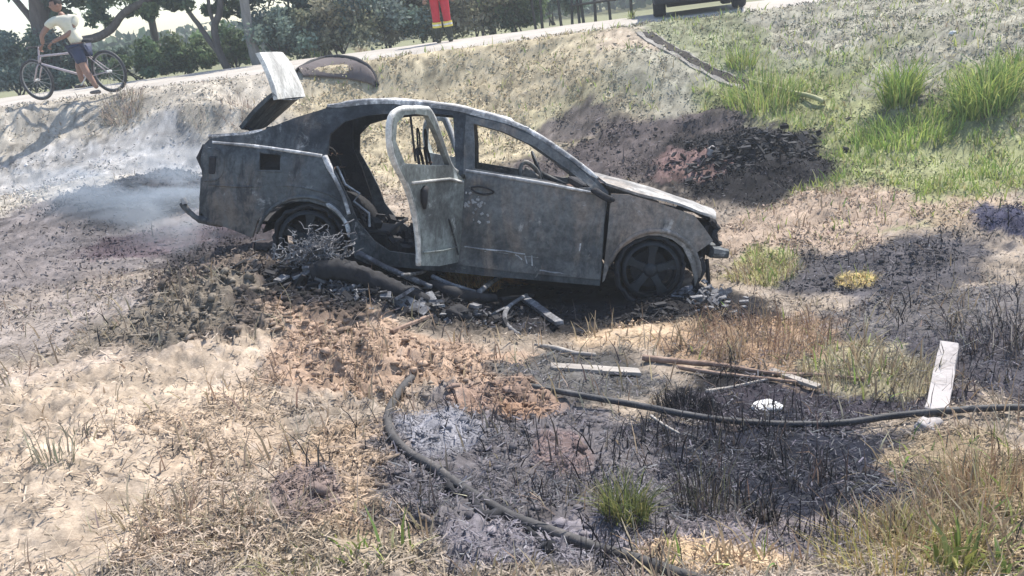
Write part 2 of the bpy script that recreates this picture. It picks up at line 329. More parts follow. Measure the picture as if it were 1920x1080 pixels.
# ------------------------------------------------------------------ loose cover (stuff)
def pts(n, tmax=.95, d0=1.3, d1=15.0, pw=1.0):
    u = RNG.random(n); d = (d0**-pw+(d1**-pw-d0**-pw)*u)**(-1/pw) if pw else d0*(d1/d0)**u
    t = RNG.uniform(-tmax, tmax, n); return t*d, d
blade_m = tint_mat('grass_blades', rough=.7, nscale=9, lo=.8, hi=1.2, translucent=.3)
def blades(name, x, y, h, wd, lean, colr, label, mat=blade_m, curl=.5, z=None, az=None, parent=None):
    n = len(x); z = height(x, y)-.01 if z is None else z
    az = RNG.uniform(0, 2*PI, n) if az is None else az; face = RNG.uniform(0, 2*PI, n)
    L = np.c_[np.cos(az), np.sin(az)]*(lean*h)[:, None]; S = np.c_[np.cos(face), np.sin(face)]*(wd/2)[:, None]
    B = np.c_[x, y]; zz = lambda f: z+h*f
    hv = np.sqrt(np.clip(1-lean**2, .04, 1))
    v0 = np.c_[B-S, z]; v1 = np.c_[B+S, z]; mid = B+L*(.5-.25*curl)
    v2 = np.c_[mid+S*.8, z+h*hv*(.5+.1*curl)]; v3 = np.c_[mid-S*.8, z+h*hv*(.5+.1*curl)]
    tp = B+L; tz = z+h*hv*(1-.15*curl); v4 = np.c_[tp+S*.15, tz]; v5 = np.c_[tp-S*.15, tz]
    V = np.stack([v0, v1, v2, v3, v4, v5], 1).reshape(-1, 3); i = np.arange(n)[:, None]*6
    Fc = np.concatenate([i+np.array([[0, 1, 2, 3]]), i+np.array([[3, 2, 4, 5]])])
    o = mesh_np(name, V, Fc, mat, col=np.repeat(colr, 6, 0), parent=parent)
    if label: srt(o, label, 'grass', kind='stuff')
    return o
def mixcol(n, cols, var=.25):
    c = np.array(cols)[RNG.integers(0, len(cols), n)]; return np.clip(c*(1+var*RNG.uniform(-1, 1, (n, 1)))*(1+.08*RNG.uniform(-1, 1, (n, 3))), .01, .9)
def not_car(x, y): return ~((x > -2.3) & (x < 1.5) & (y > 6.2) & (y < 8.2))
DRY = [(.44, .36, .24), (.36, .28, .19), (.50, .43, .32), (.29, .21, .14)]; GRN = [(.26, .36, .09), (.42, .50, .15), (.18, .27, .08), (.42, .45, .16), (.50, .47, .24)]
BRN = [(.018, .018, .022), (.03, .03, .035), (.06, .055, .06), (.13, .105, .09)]
x, y = pts(300000, pw=.35); c, cv = zones(x, y); clump = np.clip(fbm(x, y, 3.5, 3, .6, off=7)*1.8+.5, 0, 1)
u = RNG.random(len(x)); k = (u < cv[:, 0]*clump*.42) & not_car(x, y); n = k.sum(); bk = (y[k] > 10)
hh = RNG.uniform(.04, .17, n)*(.6+.6*clump[k])*np.where(y[k] < 6, 1.15, .75); lean = RNG.uniform(.15, .95, n)
blades('dry_grass', x[k], y[k], hh, RNG.uniform(.004, .009, n)*(1+y[k]*.09), lean, mixcol(n, DRY)*.8+.25*c[k], 'dry straw coloured grass growing over the bank and the scorched flat')
x, y = pts(260000, pw=-.4, d0=2.2); c, cv = zones(x, y); clump = np.clip(fbm(x, y, 3, 3, .6, off=77)*1.8+.6, 0, 1); u = RNG.random(len(x))
k = (u < cv[:, 1]*clump*.8) & not_car(x, y); n = k.sum()
blades('green_grass', x[k], y[k], RNG.uniform(.04, .14, n)*(.5+.8*clump[k]), RNG.uniform(.007, .012, n)*(1+y[k]*.04), RNG.uniform(.1, .85, n), mixcol(n, GRN), 'fresh green grass on the right hand bank')
x, y = pts(150000, pw=.7); c, cv = zones(x, y); clump = np.clip(fbm(x, y, 4, 3, .6, off=97)*2.+.5, 0, 1); u = RNG.random(len(x))
k = (u < cv[:, 2]*clump*.40) & not_car(x, y); n = k.sum()
blades('burnt_stubble', x[k], y[k], RNG.uniform(.04, .20, n)*(.5+.7*clump[k]), RNG.uniform(.003, .007, n)*(1+y[k]*.09), RNG.uniform(.1, .97, n), mixcol(n, BRN), 'charred stalks and stubble left standing in the burnt hollow')
# flat litter
litter_m = tint_mat('litter', rough=.8, nscale=12, lo=.85, hi=1.15)
x, y = pts(460000, pw=.55); c, cv = zones(x, y); u = RNG.random(len(x)); cl = np.clip(fbm(x, y, 5, 3, .6, off=197)*1.6+.7, 0.05, 1)
k = (u < cv[:, 3]*.75*cl) & not_car(x, y); x, y, c, cv = x[k], y[k], c[k], cv[k]; n = len(x)
Ln = RNG.uniform(.006, .045, n)*RNG.uniform(.25, 1, n); Wd = RNG.uniform(.0006, .0022, n)*(1+y*.14); az = RNG.uniform(0, PI, n)
z = height(x, y)+RNG.uniform(.002, .03, n); dx, dy = np.cos(az)*Ln, np.sin(az)*Ln; px_, py_ = -np.sin(az)*Wd, np.cos(az)*Wd; ti = RNG.normal(0, .32, n)*Ln; tw = RNG.normal(0, .4, n)*Wd
V = np.stack([np.c_[x-dx-px_, y-dy-py_, z-ti-tw], np.c_[x+dx-px_, y+dy-py_, z+ti-tw], np.c_[x+dx+px_, y+dy+py_, z+ti+tw], np.c_[x-dx+px_, y-dy+py_, z-ti+tw]], 1).reshape(-1, 3)
i = np.arange(n)[:, None]*4; bright = np.where(RNG.random(n) < .5, RNG.uniform(1.05, 1.5, n), RNG.uniform(.35, .9, n))
cc = np.clip(c*bright[:, None], .015, .75); burnt = cv[:, 2] > .25
cc[burnt] = cc[burnt]*.5+mixcol(burnt.sum(), [(.02, .02, .028), (.03, .03, .04), (.06, .06, .07), (.05, .05, .055), (.17, .165, .18)])*.75
o = mesh_np('straw_litter', V, i+np.array([[0, 1, 2, 3]]), litter_m, col=np.repeat(cc, 4, 0)); srt(o, 'flattened straw, ash flakes and dead leaves strewn over the ground', 'litter', kind='stuff')
# dead leaves, turf crumbs and ash flakes that roughen the bank and the far flat
x, y = pts(270000, pw=-.9, d0=5.6, d1=14.8, tmax=.85); c, cv = zones(x, y); cl = np.clip(fbm(x, y, 3.4, 4, .7, off=611)*2.2+.55, .04, 1); k = (RNG.random(len(x)) < .8*cl*cv[:, 3]) & not_car(x, y); x, y, c, cv = x[k], y[k], c[k], cv[k]; n = len(x)
s_ = RNG.uniform(.003, .012, n)*(.6+.06*y)*(.6+.6*cl[k]); A_ = RNG.normal(0, 1, (n, 3)); A_ /= np.linalg.norm(A_, axis=1)[:, None]; B_ = np.cross(A_, RNG.normal(0, 1, (n, 3))); B_ /= np.linalg.norm(B_, axis=1)[:, None]
P_ = np.c_[x, y, height(x, y)+RNG.uniform(.0, .05, n)*cl[k]]; A_ = A_*s_[:, None]*1.5; B_ = B_*s_[:, None]*.7
V = np.stack([P_-A_, P_+B_, P_+A_, P_-B_], 1).reshape(-1, 3); cc = np.clip(c*np.where(RNG.random(n) < .5, RNG.uniform(1.1, 1.8, n), RNG.uniform(.4, .9, n))[:, None]*(1+.03*RNG.normal(0, 1, (n, 3))), .012, .7)
o = mesh_np('leaf_litter', V, np.arange(n)[:, None]*4+np.array([[0, 1, 2, 3]]), litter_m, col=np.repeat(cc, 4, 0)); srt(o, 'crumbled dead leaves and turf scraps covering the bank', 'litter', kind='stuff')
# clods
ico = bmesh.new(); bmesh.ops.create_icosphere(ico, subdivisions=1, radius=1); IV = np.array([v.co[:] for v in ico.verts]); IF = np.array([[v.index for v in f.verts] for f in ico.faces]); ico.free()
def clods(name, x, y, s, colr, label, mat, sink=.3, flatz=.6, cat='soil'):
    n = len(x); R = RNG.uniform(.38, 1.5, (n, len(IV), 1)); a = RNG.uniform(0, 2*PI, n); ca, sa = np.cos(a), np.sin(a)
    P = IV[None]*R*s[:, None, None]; P = P*np.stack([RNG.uniform(.7, 1.5, n), RNG.uniform(.6, 1.1, n), np.full(n, flatz)*RNG.uniform(.6, 1.2, n)], 1)[:, None]
    X = P[..., 0]*ca[:, None]-P[..., 1]*sa[:, None]; Y = P[..., 0]*sa[:, None]+P[..., 1]*ca[:, None]; z = height(x, y)+s*(.5-sink)*.6
    V = np.stack([X+x[:, None], Y+y[:, None], P[..., 2]+z[:, None]], -1).reshape(-1, 3)
    Fc = (np.arange(n)[:, None, None]*len(IV)+IF[None]).reshape(-1, 3)
    o = mesh_np(name, V, Fc, mat, col=np.repeat(colr, len(IV), 0)); srt(o, label, cat, kind='stuff'); return o
def inblobs(lst, per):
    X = []; Y = []; 
    for q in lst:
        cx, cy, rx, ry = blob(*q[:4]); n = int(per*q[4]); a = RNG.uniform(0, 2*PI, n); r = np.sqrt(RNG.random(n))*1.05
        X.append(cx+np.cos(a)*r*rx); Y.append(cy+np.sin(a)*r*ry)
    return np.concatenate(X), np.concatenate(Y)
clod_m = tint_mat('clod_soil', rough=.95, nscale=60, lo=.7, hi=1.3, bump=.5)
x, y = inblobs([(430, 555, 150, 70, 9), (600, 610, 90, 45, 4), (740, 690, 200, 60, 8), (270, 370, 110, 30, 4), (1400, 300, 140, 60, 5), (1160, 260, 140, 45, 3), (300, 620, 250, 40, 2.5), (200, 500, 250, 60, 2), (250, 230, 250, 70, 3), (700, 880, 110, 90, 4), (960, 770, 80, 30, 2), (1000, 900, 280, 150, 5), (880, 560, 350, 30, 3), (1640, 500, 170, 40, 2), (950, 160, 300, 50, 2)], 60)
c, _ = zones(x, y); n = len(x); s = RNG.uniform(.005, .026, n)*np.where(RNG.random(n) < .12, 1.6, 1)
clods('soil_clods', x, y, s, np.clip(c*RNG.uniform(.75, 1.35, (n, 1)), .02, .7), 'crumbled soil clods over the churned ground', clod_m)
x, y = inblobs([(430, 555, 150, 60, 1.6), (600, 605, 90, 35, .7), (720, 680, 170, 45, .6), (275, 375, 90, 20, 1)], 60); c, _ = zones(x, y); n = len(x)
clods('soil_clods', x, y, RNG.uniform(.014, .05, n)**1.0*RNG.uniform(.5, 1, n), np.clip(c*RNG.uniform(.6, 1.3, (n, 1)), .02, .6), 'big dark lumps of churned earth left of the rear wheel', clod_m, flatz=.75)

# ------------------------------------------------------------------ burnt car
def rotm(y, p, r):
    return Matrix.Rotation(y, 4, 'Z') @ Matrix.Rotation(p, 4, 'Y') @ Matrix.Rotation(r, 4, 'X')
CARM = Matrix.Translation((1.05, 7.115, -.64)) @ rotm(math.radians(-2), math.radians(12.3), math.radians(-8.2))
car = empty('burnt_car'); car.matrix_world = CARM
srt(car, 'burnt out sedan shell, rear door hanging open and boot lid raised, nose down below bank', 'car')
# each material: soot, bare scorched steel, ash bloom
def burnt_mat(name, soot, mid, pale, warm, soot_amt=.5, warm_amt=.5, pale_amt=.4, rough=.6, scale=1.6):
    m, nt, b = new_mat(name); N = nt.nodes.new; L = nt.links.new; tc = N('ShaderNodeTexCoord')
    def noi(sc, det=6, ro=.65, st=None, off=0):
        mp = N('ShaderNodeMapping'); mp.inputs['Location'].default_value = (off, off*.7, off*1.3)
        if st: mp.inputs['Scale'].default_value = st
        L(tc.outputs['Object'], mp.inputs[0]); n = N('ShaderNodeTexNoise'); n.inputs['Scale'].default_value = sc; n.inputs['Detail'].default_value = det; n.inputs['Roughness'].default_value = ro; n.inputs['Distortion'].default_value = .4
        L(mp.outputs[0], n.inputs['Vector']); return n.outputs[0]
    def ramp(x, lo, hi):
        r = N('ShaderNodeMapRange'); r.inputs[1].default_value = lo; r.inputs[2].default_value = hi; r.interpolation_type = 'SMOOTHSTEP'; L(x, r.inputs[0]); return r.outputs[0]
    def mix(f, a, c):
        x = N('ShaderNodeMix'); x.data_type = 'RGBA'; L(f, x.inputs[0])
        for v, i in ((a, 6), (c, 7)):
            if isinstance(v, tuple): x.inputs[i].default_value = (*v, 1)
            else: L(v, x.inputs[i])
        return x.outputs[2]
    n1 = noi(scale, 8, .7); n2 = noi(scale*1.7, 7, .7, (1, 1, .35), 3.1); n3 = noi(scale*3.1, 8, .75, None, 7.7); n4 = noi(26, 5, .7, None, 1.9); n5 = noi(9, 6, .7, (1, 1, .3), 5.5)
    c = mix(ramp(n1, .38, .60), soot, mid)
    c = mix(ramp(n2, .62-.2*warm_amt, .80-.2*warm_amt), c, warm)
    c = mix(ramp(n3, .66-.2*pale_amt, .76-.16*pale_amt), c, pale)
    c = mix(ramp(n5, .60-.16*soot_amt, .78-.16*soot_amt), c, soot)
    k = N('ShaderNodeMapRange'); k.inputs[1].default_value = .35; k.inputs[2].default_value = .65; k.inputs[3].default_value = .72; k.inputs[4].default_value = 1.3; L(n4, k.inputs[0])
    v = N('ShaderNodeVectorMath'); v.operation = 'SCALE'; L(c, v.inputs[0]); L(k.outputs[0], v.inputs['Scale']); L(v.outputs[0], b.inputs['Base Color'])
    rr = N('ShaderNodeMapRange'); rr.inputs[3].default_value = rough-.12; rr.inputs[4].default_value = min(1, rough+.3); L(n3, rr.inputs[0]); L(rr.outputs[0], b.inputs['Roughness']); b.inputs['Metallic'].default_value = .12; b.inputs['Specular IOR Level'].default_value = .4
    a = N('ShaderNodeMath'); a.operation = 'MULTIPLY_ADD'; a.inputs[1].default_value = .35; L(n4, a.inputs[0]); L(n3, a.inputs[2])
    bp = N('ShaderNodeBump'); bp.inputs['Strength'].default_value = .45; bp.inputs['Distance'].default_value = .012; L(a.outputs[0], bp.inputs['Height']); L(bp.outputs[0], b.inputs['Normal']); return m
m_dark = noise_mat('sooty_steel_plain', [(.30, (.022, .026, .032)), (.46, (.055, .068, .078)), (.58, (.11, .125, .13)), (.72, (.26, .27, .27))], scale=1.9, rough=.62, bump=.25, metal=.15, fine=24, finew=.28)
m_door = noise_mat('scorched_door_steel', [(.30, (.06, .062, .065)), (.45, (.125, .132, .132)), (.56, (.20, .205, .195)), (.70, (.34, .31, .28))], scale=1.7, rough=.55, bump=.2, metal=.2, fine=30, finew=.25)
m_fend = noise_mat('grey_scorched_steel', [(.30, (.12, .115, .11)), (.5, (.23, .22, .205)), (.66, (.40, .37, .34))], scale=2.2, rough=.55, bump=.2, metal=.2, fine=30, finew=.25)
m_top = noise_mat('ash_and_sheen_steel', [(.28, (.16, .17, .18)), (.42, (.40, .41, .42)), (.6, (.66, .66, .66))], scale=4, rough=.5, bump=.2, metal=.15, fine=28, finew=.3)
m_white = noise_mat('blistered_white_paint', [(.25, (.45, .46, .43)), (.5, (.72, .73, .70)), (.8, (.82, .82, .80))], scale=4, rough=.5, bump=.15, fine=40, finew=.3)
m_pale = noise_mat('pale_grey_green_steel', [(.27, (.14, .16, .15)), (.45, (.30, .34, .32)), (.7, (.44, .47, .44))], scale=2.6, rough=.5, bump=.2, metal=.15, fine=18, finew=.25, stretch=(1, 1, .6))
m_black = noise_mat('charred_black', [(.3, (.012, .012, .014)), (.7, (.045, .045, .05))], scale=9, rough=.85, bump=.6)
m_rust = noise_mat('scaled_rust', [(.3, (.05, .03, .025)), (.55, (.14, .085, .06)), (.75, (.26, .17, .12))], scale=9, rough=.85, bump=.5)
m_tyre = noise_mat('charred_tyre', [(.3, (.012, .013, .016)), (.62, (.04, .042, .048)), (.8, (.13, .13, .14))], scale=14, rough=.9, bump=.8)
m_rim = noise_mat('sooty_alloy', [(.3, (.018, .02, .024)), (.6, (.045, .05, .055)), (.75, (.16, .16, .17))], scale=9, rough=.55, bump=.4, metal=.4)
m_dark = burnt_mat('sooty_steel', (.028, .032, .037), (.100, .111, .116), (.32, .32, .31), (.16, .13, .108), .7, .55, .42)
m_door = burnt_mat('scorched_door_steel', (.055, .06, .064), (.165, .168, .162), (.38, .36, .33), (.24, .195, .16), .35, .7, .36)
m_fend = burnt_mat('grey_scorched_steel', (.09, .085, .08), (.235, .22, .20), (.45, .41, .37), (.29, .23, .185), .3, .8, .45)
m_top = burnt_mat('ash_and_sheen_steel', (.16, .16, .165), (.46, .46, .46), (.74, .73, .72), (.36, .32, .29), .2, .35, .9)  # pale ash, whitened further to paint the bright sheen along the roof
m_pale = burnt_mat('pale_grey_green_steel', (.10, .105, .10), (.29, .32, .30), (.50, .52, .49), (.25, .235, .205), .45, .45, .45)
def I(v, a, b): return float(np.interp(v, a, b))
def gy(x, z):
    q = I(z, [-.35, -.1, .25, .5, .62, 1.07, 1.2], [.80, .83, .845, .825, .79, .62, .40])
    q -= I(x, [0, .55], [0, .12]) + I(-x, [2.9, 3.6], [0, .09])
    # shoulder crease, waist swage and gentle heat buckling
    q += .012*math.exp(-((z-.565)/.02)**2) - .010*math.exp(-((z-.03)/.03)**2)*(1 if -1.5 < x < -.3 else 0)
    q += .007*math.sin(x*9+z*5)*math.sin(z*11-x*3)+.0035*math.sin(x*23+z*13+1)*math.sin(z*27-x*9)
    return q
def inpoly(x, z, P):
    c = False; j = len(P)-1
    for i in range(len(P)):
        if (P[i][1] > z) != (P[j][1] > z) and x < (P[j][0]-P[i][0])*(z-P[i][1])/(P[j][1]-P[i][1])+P[i][0]: c = not c
        j = i
    return c
def resample(P, s):
    out = []
    for i in range(len(P)):
        a, b = P[i], P[(i+1) % len(P)]; n = max(1, int(math.hypot(b[0]-a[0], b[1]-a[1])/s))
        out += [(a[0]+(b[0]-a[0])*k/n, a[1]+(b[1]-a[1])*k/n) for k in range(n)]
    return out
def panel(name, poly, holes, mat, f3, parent, th=.02, step=.05, thdir=None, jit=.0):
    """flat outline (u, v) filled with a grid, bent by f3(u, v, inset) and given thickness"""
    loops = [resample(P, step) for P in [poly]+list(holes)]; vs_ = []; ed = []
    for Lp in loops:
        b = len(vs_); vs_ += [Vector(p) for p in Lp]; ed += [(b+i, b+(i+1) % len(Lp)) for i in range(len(Lp))]
    us = [p[0] for p in poly]; ws = [p[1] for p in poly]
    def edge_d(u, v):
        m = 9
        for Lp in loops:
            for p in Lp: m = min(m, (p[0]-u)**2+(p[1]-v)**2)
        return m**.5
    u = min(us)+step/2
    while u < max(us):
        v = min(ws)+step/2
        while v < max(ws):
            if inpoly(u, v, poly) and not any(inpoly(u, v, h) for h in holes) and edge_d(u, v) > step*.45: vs_.append(Vector((u, v)))
            v += step
        u += step
    V2, _, F2, *_ = delaunay_2d_cdt(vs_, ed, [], 0, 1e-5)
    keep = []
    for f in F2:
        cu = sum(V2[i].x for i in f)/len(f); cv_ = sum(V2[i].y for i in f)/len(f)
        if inpoly(cu, cv_, poly) and not any(inpoly(cu, cv_, h) for h in holes): keep.append(tuple(f))
    cnt = {}
    for f in keep:
        for a, b in zip(f, f[1:]+f[:1]): cnt[(a, b)] = 1
    n = len(V2); V = [f3(p.x, p.y, 0) for p in V2]+[f3(p.x, p.y, th) for p in V2]
    Fc = keep+[tuple(i+n for i in reversed(f)) for f in keep]+[(b, a, a+n, b+n) for (a, b) in cnt if (b, a) not in cnt]
    me = bpy.data.meshes.new(name); me.from_pydata(V, [], Fc)
    bm = bmesh.new(); bm.from_mesh(me); bmesh.ops.delete(bm, geom=[v for v in bm.verts if not v.link_faces], context='VERTS'); bmesh.ops.recalc_face_normals(bm, faces=bm.faces); bm.to_mesh(me); bm.free(); me.update()
    for p in me.polygons: p.use_smooth = True
    me.set_sharp_from_angle(angle=math.radians(50))
    return link(name, me, mat, parent)
def side(sgn, off=0.):
    return lambda x, z, t: (x, sgn*(gy(x, z)+off-t), z)
DOORWAY = [(-1.57, 1.0), (-1.75, 1.0), (-1.93, .99), (-2.2, .94), (-2.36, .88), (-2.45, .78), (-2.45, .62), (-2.36, .48), (-2.27, .33), (-2.20, .18), (-2.07, .04), (-1.95, -.03), (-1.50, -.05), (-1.51, .3), (-1.51, .6)]
FRONTWAY = [(-1.47, .97), (-1.19, .935), (-.92, .84), (-.66, .68), (-.45, .53), (-.43, .3), (-.43, -.05), (-1.37, -.05), (-1.37, .3), (-1.39, .62)]
SIDE_O = [(-3.33, .662), (-3.365, .62), (-3.375, .5), (-3.355, .40), (-3.37, .22), (-3.355, .13), (-3.31, .075), (-3.1, .02), (-2.96, -.02), (-2.92, .12), (-2.80, .23), (-2.68, .275), (-2.55, .285), (-2.43, .26), (-2.32, .18), (-2.24, .04), (-2.2, -.10), (-2.1, -.14), (-1.2, -.15), (-.37, -.15),
          (-.37, .0), (-.39, .3), (-.38, .55), (-.47, .635), (-.72, .79), (-.97, .92), (-1.21, 1.0), (-1.49, 1.045), (-1.77, 1.06), (-2.01, 1.055), (-2.24, 1.035), (-2.48, .975), (-2.7, .885), (-2.95, .76), (-3.05, .715), (-3.2, .70)]
FUEL = [(-2.94, .60), (-2.79, .60), (-2.78, .49), (-2.93, .48)]
for sg in (-1, 1):
    panel('body_side', SIDE_O, [DOORWAY, FRONTWAY]+([FUEL] if sg < 0 else []), m_dark, side(sg), car, th=.035)
# inner side wall behind the quarter, fuel recess
for sg in (-1, 1):
    panel('inner_quarter', [(-3.3, .6), (-3.3, .1), (-2.97, .05), (-2.9, .2), (-2.55, .33), (-2.3, .2), (-2.42, .5), (-2.5, .66), (-2.5, .9), (-2.75, .8), (-3.0, .66)], [], m_black, side(sg, -.10), car, th=.012, step=.1)
# wheel arch lips and wells
def arc_pts(cx, cz, r, a0, a1, n=18, kx=1.): return [(cx+kx*r*math.cos(a0+(a1-a0)*k/n), cz+r*math.sin(a0+(a1-a0)*k/n)) for k in range(n+1)]
for sg in (-1, 1):
    for cx, r, kx in ((.03, .33, 1.02), (-2.56, .35, 1.0)):
        A = arc_pts(cx, -.055, r-.01, math.radians(168), math.radians(12), kx=kx); mb = MB()
        V = []; 
        for (x, z) in A: V += [(x, sg*(gy(x, z)-.03), z), (x, sg*(gy(x, z)-.42), z)]
        V += [(x, sg*(gy(x, z)-.42), z) for x, z in arc_pts(cx, -.055, .03, math.radians(168), math.radians(12), kx=kx)]
        nA = len(A); mb.add(V, [(2*i, 2*i+2, 2*i+3, 2*i+1) for i in range(nA-1)]+[(2*i+1, 2*i+3, 2*nA+i+1, 2*nA+i) for i in range(nA-1)])
        mb.build('wheel_well', m_black, car, sm=True)
        if cx > -1:
            mb = MB(); mb.tube([(x, sg*(gy(x, z)+.004), z+.012) for x, z in arc_pts(cx, -.055, r+.015, math.radians(172), math.radians(2), kx=kx)], [.006]+[.02]*17+[.008], n=8)
            mb.build('wheel_arch_lip', m_fend, car, sm=True)
        else:
            MB().tube([(x, sg*(gy(x, z)+.003), z+.004) for x, z in arc_pts(cx, -.055, r+.02, math.radians(170), math.radians(30), kx=kx)], [.005]+[.014]*17+[.006], n=7).build('wheel_arch_lip', m_dark, car, sm=True)
FR = [(-2.95, .61), (-2.78, .61), (-2.765, .48), (-2.94, .47)]
MB().tube([(x, -(gy(x, z)+.002), z) for x, z in FR+FR[:1]], .006, n=5, cap=False).build('filler_recess_rim', m_dark, car)
for nm, PP in (('tail_lamp_rim', [(-3.33, .60), (-3.22, .58), (-3.20, .46), (-3.24, .38), (-3.34, .36)]), ('flank_crease', [(-3.3, .335), (-3.0, .35), (-2.7, .385), (-2.45, .36), (-2.33, .31)])):
    MB().tube(spline([(x, -(gy(x, z)-.002), z) for x, z in PP], 4), .008, n=5).build(nm, m_dark, car, sm=True)
MB().box((-3.285, -(gy(-3.28, .48)+.004), .48), (.05, .02, .13)).build('tail_lamp_cavity', m_black, car, bevel=.008)
# front fender
FEND = [(-.365, .545), (-.23, .545), (.01, .50), (.28, .435), (.38, .34), (.455, .255), (.40, .21), (.34, .16), (.385, .02), (.36, -.10), (.335, -.02), (.30, .07), (.22, .19), (.13, .245), (.03, .268), (-.06, .262), (-.15, .225), (-.25, .14), (-.315, .03), (-.34, -.10), (-.362, -.10)]
FENDO = [(-.362, .54)]+FEND[1:-1]+[(-.355, -.12)]
for sg in (-1, 1): panel('front_fender', FENDO, [], m_fend, side(sg, .006), car, th=.02, step=.04)
# front doors with window openings
FD = [(-1.455, .61), (-1.45, .3), (-1.435, -.08), (-1.0, -.10), (-.375, -.10), (-.385, .1), (-.395, .3), (-.40, .52), (-.47, .60), (-.66, .735), (-.92, .885), (-1.19, .972), (-1.475, 1.01), (-1.47, .8)]
FW = [(-1.415, .955), (-1.19, .915), (-.95, .83), (-.70, .69), (-.52, .575), (-.60, .56), (-.85, .595), (-1.1, .61), (-1.375, .63), (-1.39, .8)]
def door_side(sgn):
    def f(x, z, t):
        q = gy(x, z)+.012-t
        # pressed strip along the lower door and a recessed handle cup
        q += .010*math.exp(-((z-.05-.02*math.sin((x+1.4)*2))/.022)**2)
        q -= .022*math.exp(-(((x+1.31)/.09)**2+((z-.475)/.03)**2))
        return (x, sgn*q, z)
    return f
for sg in (-1, 1):
    fd = panel('front_door', FD, [FW], m_door, door_side(sg), car, th=.03, step=.04)
    # beltline strip with ash bloom
    B = [(-1.44, .612), (-1.1, .588), (-.8, .566), (-.44, .53)]
    MB().tube([(x, sg*(gy(x, z)+.016), z) for x, z in B], [.010, .016, .014, .008], n=6).build('belt_strip', m_top, fd, sm=True)
    MB().tube(spline([(x, sg*(gy(x, z)+.017), z) for x, z in [(-1.39, .492), (-1.34, .505), (-1.28, .50), (-1.22, .475), (-1.28, .452), (-1.35, .462), (-1.385, .485)]], 4), .007, n=6).build('handle', m_black, fd, sm=True)
    MB().tube([(-.52, sg*(gy(-.52, .57)-.01), .57), (-.57, sg*(gy(-.57, .64)-.01), .65)], .012, n=6).build('quarter_light_bar', m_black, fd)
    MB().tube(spline([(-.43, sg*(gy(-.43, .5)+.02), .54), (-.5, sg*(gy(-.43, .5)+.07), .56), (-.40, sg*(gy(-.43, .5)+.09), .51), (-.34, sg*(gy(-.43, .5)+.03), .50)], 4), [.01]+[.026]*10+[.016]*2, n=8, flat=.6).build('mirror_stub', m_black, fd, sm=True)
    if sg < 0:
        random.seed(4); mb = MB()
        for k in range(26):      # blistered flakes round the handle
            x = -1.36+random.gauss(0, .06); z = .36+random.gauss(0, .07); s = random.uniform(.008, .02)
            mb.box((x, -(gy(x, z)+.016), z), (s*1.4, .008, s), Matrix.Rotation(random.uniform(0, 3), 3, 'Y'))
        srt(mb.build('paint_flakes', m_top, fd, bevel=.002), kind='stuff')
        mb = MB()
        for x0, z0, x1, z1 in [(-1.40, .06, -.95, .045), (-1.25, .035, -.82, .02), (-1.02, .03, -.97, .0), (-.95, .03, -.93, -.03), (-.90, .03, -.89, -.04), (-.83, -.075, -.6, -.08), (-.55, .16, -.555, .09)]:
            mb.tube([(x0+(x1-x0)*k/6, -(gy(x0, z0)+.014), z0+(z1-z0)*k/6+random.uniform(-.005, .005)) for k in range(7)], .006, n=5)
        srt(mb.build('molten_trim', m_top, fd), kind='stuff')
# window frame strips around far/near daylight openings
# roof skin
RL = [(-1.05, .955), (-1.21, 1.0), (-1.49, 1.04), (-1.77, 1.06), (-2.01, 1.055), (-2.24, 1.035), (-2.45, .985)]
def roofz(x): return I(x, [p[0] for p in reversed(RL)], [p[1] for p in reversed(RL)])
def roof_f(x, v, t):
    w_ = gy(x, roofz(x))+.01; return (x, v*w_, roofz(x)+.005+.045*(1-v*v)**.8+.006*math.sin(x*13)*math.sin(v*7)-t)
panel('roof', [(-1.0, -1), (-1.12, -.5), (-1.15, 0), (-1.12, .5), (-1.0, 1), (-2.5, 1), (-2.42, .5), (-2.4, 0), (-2.42, -.5), (-2.5, -1)], [], m_top, roof_f, car, th=.02, step=.08)
# roof edge strip along rail and A pillar, ash and sheen put into its colour
for sg in (-1, 1):
    P = [(-.47, .635), (-.72, .79), (-.97, .92), (-1.21, 1.0), (-1.49, 1.045), (-1.77, 1.06), (-2.01, 1.055), (-2.24, 1.035), (-2.45, .985)]
    MB().tube(spline([(x, sg*(gy(x, z)-.012), z+.004) for x, z in P], 4), [.012]+[.022]*30+[.014]*2, n=8).build('roof_rail', m_top, car, sm=True)
# cowl + hood
HL = [(-.42, .60), (-.23, .575), (.01, .53), (.27, .475), (.42, .44), (.52, .40)]
def hz(x): return I(x, [p[0] for p in HL], [p[1] for p in HL])
def hood_f(x, v, t): 
    w_ = (gy(x, .5)-.045)*I(x, [.3, .52], [1, .93]); return (x, v*w_, hz(x)+.008+.05*(1-abs(v)**2.2)+.008*math.sin(x*11+v*3)*math.sin(v*8)-t)
panel('bonnet', [(-.40, -1), (.0, -1), (.34, -1), (.50, -.9), (.56, -.5), (.58, 0), (.56, .5), (.50, .9), (.34, 1), (-.40, 1), (-.46, 0)], [], burnt_mat('ash_dulled_bonnet', (.13, .125, .12), (.36, .35, .335), (.62, .6, .57), (.34, .28, .23), .35, .55, .6), hood_f, car, th=.018, step=.07)
mb = MB(); mb.box((-.50, 0, .56), (.12, 1.4, .05)); mb.build('cowl', m_black, car, bevel=.01)
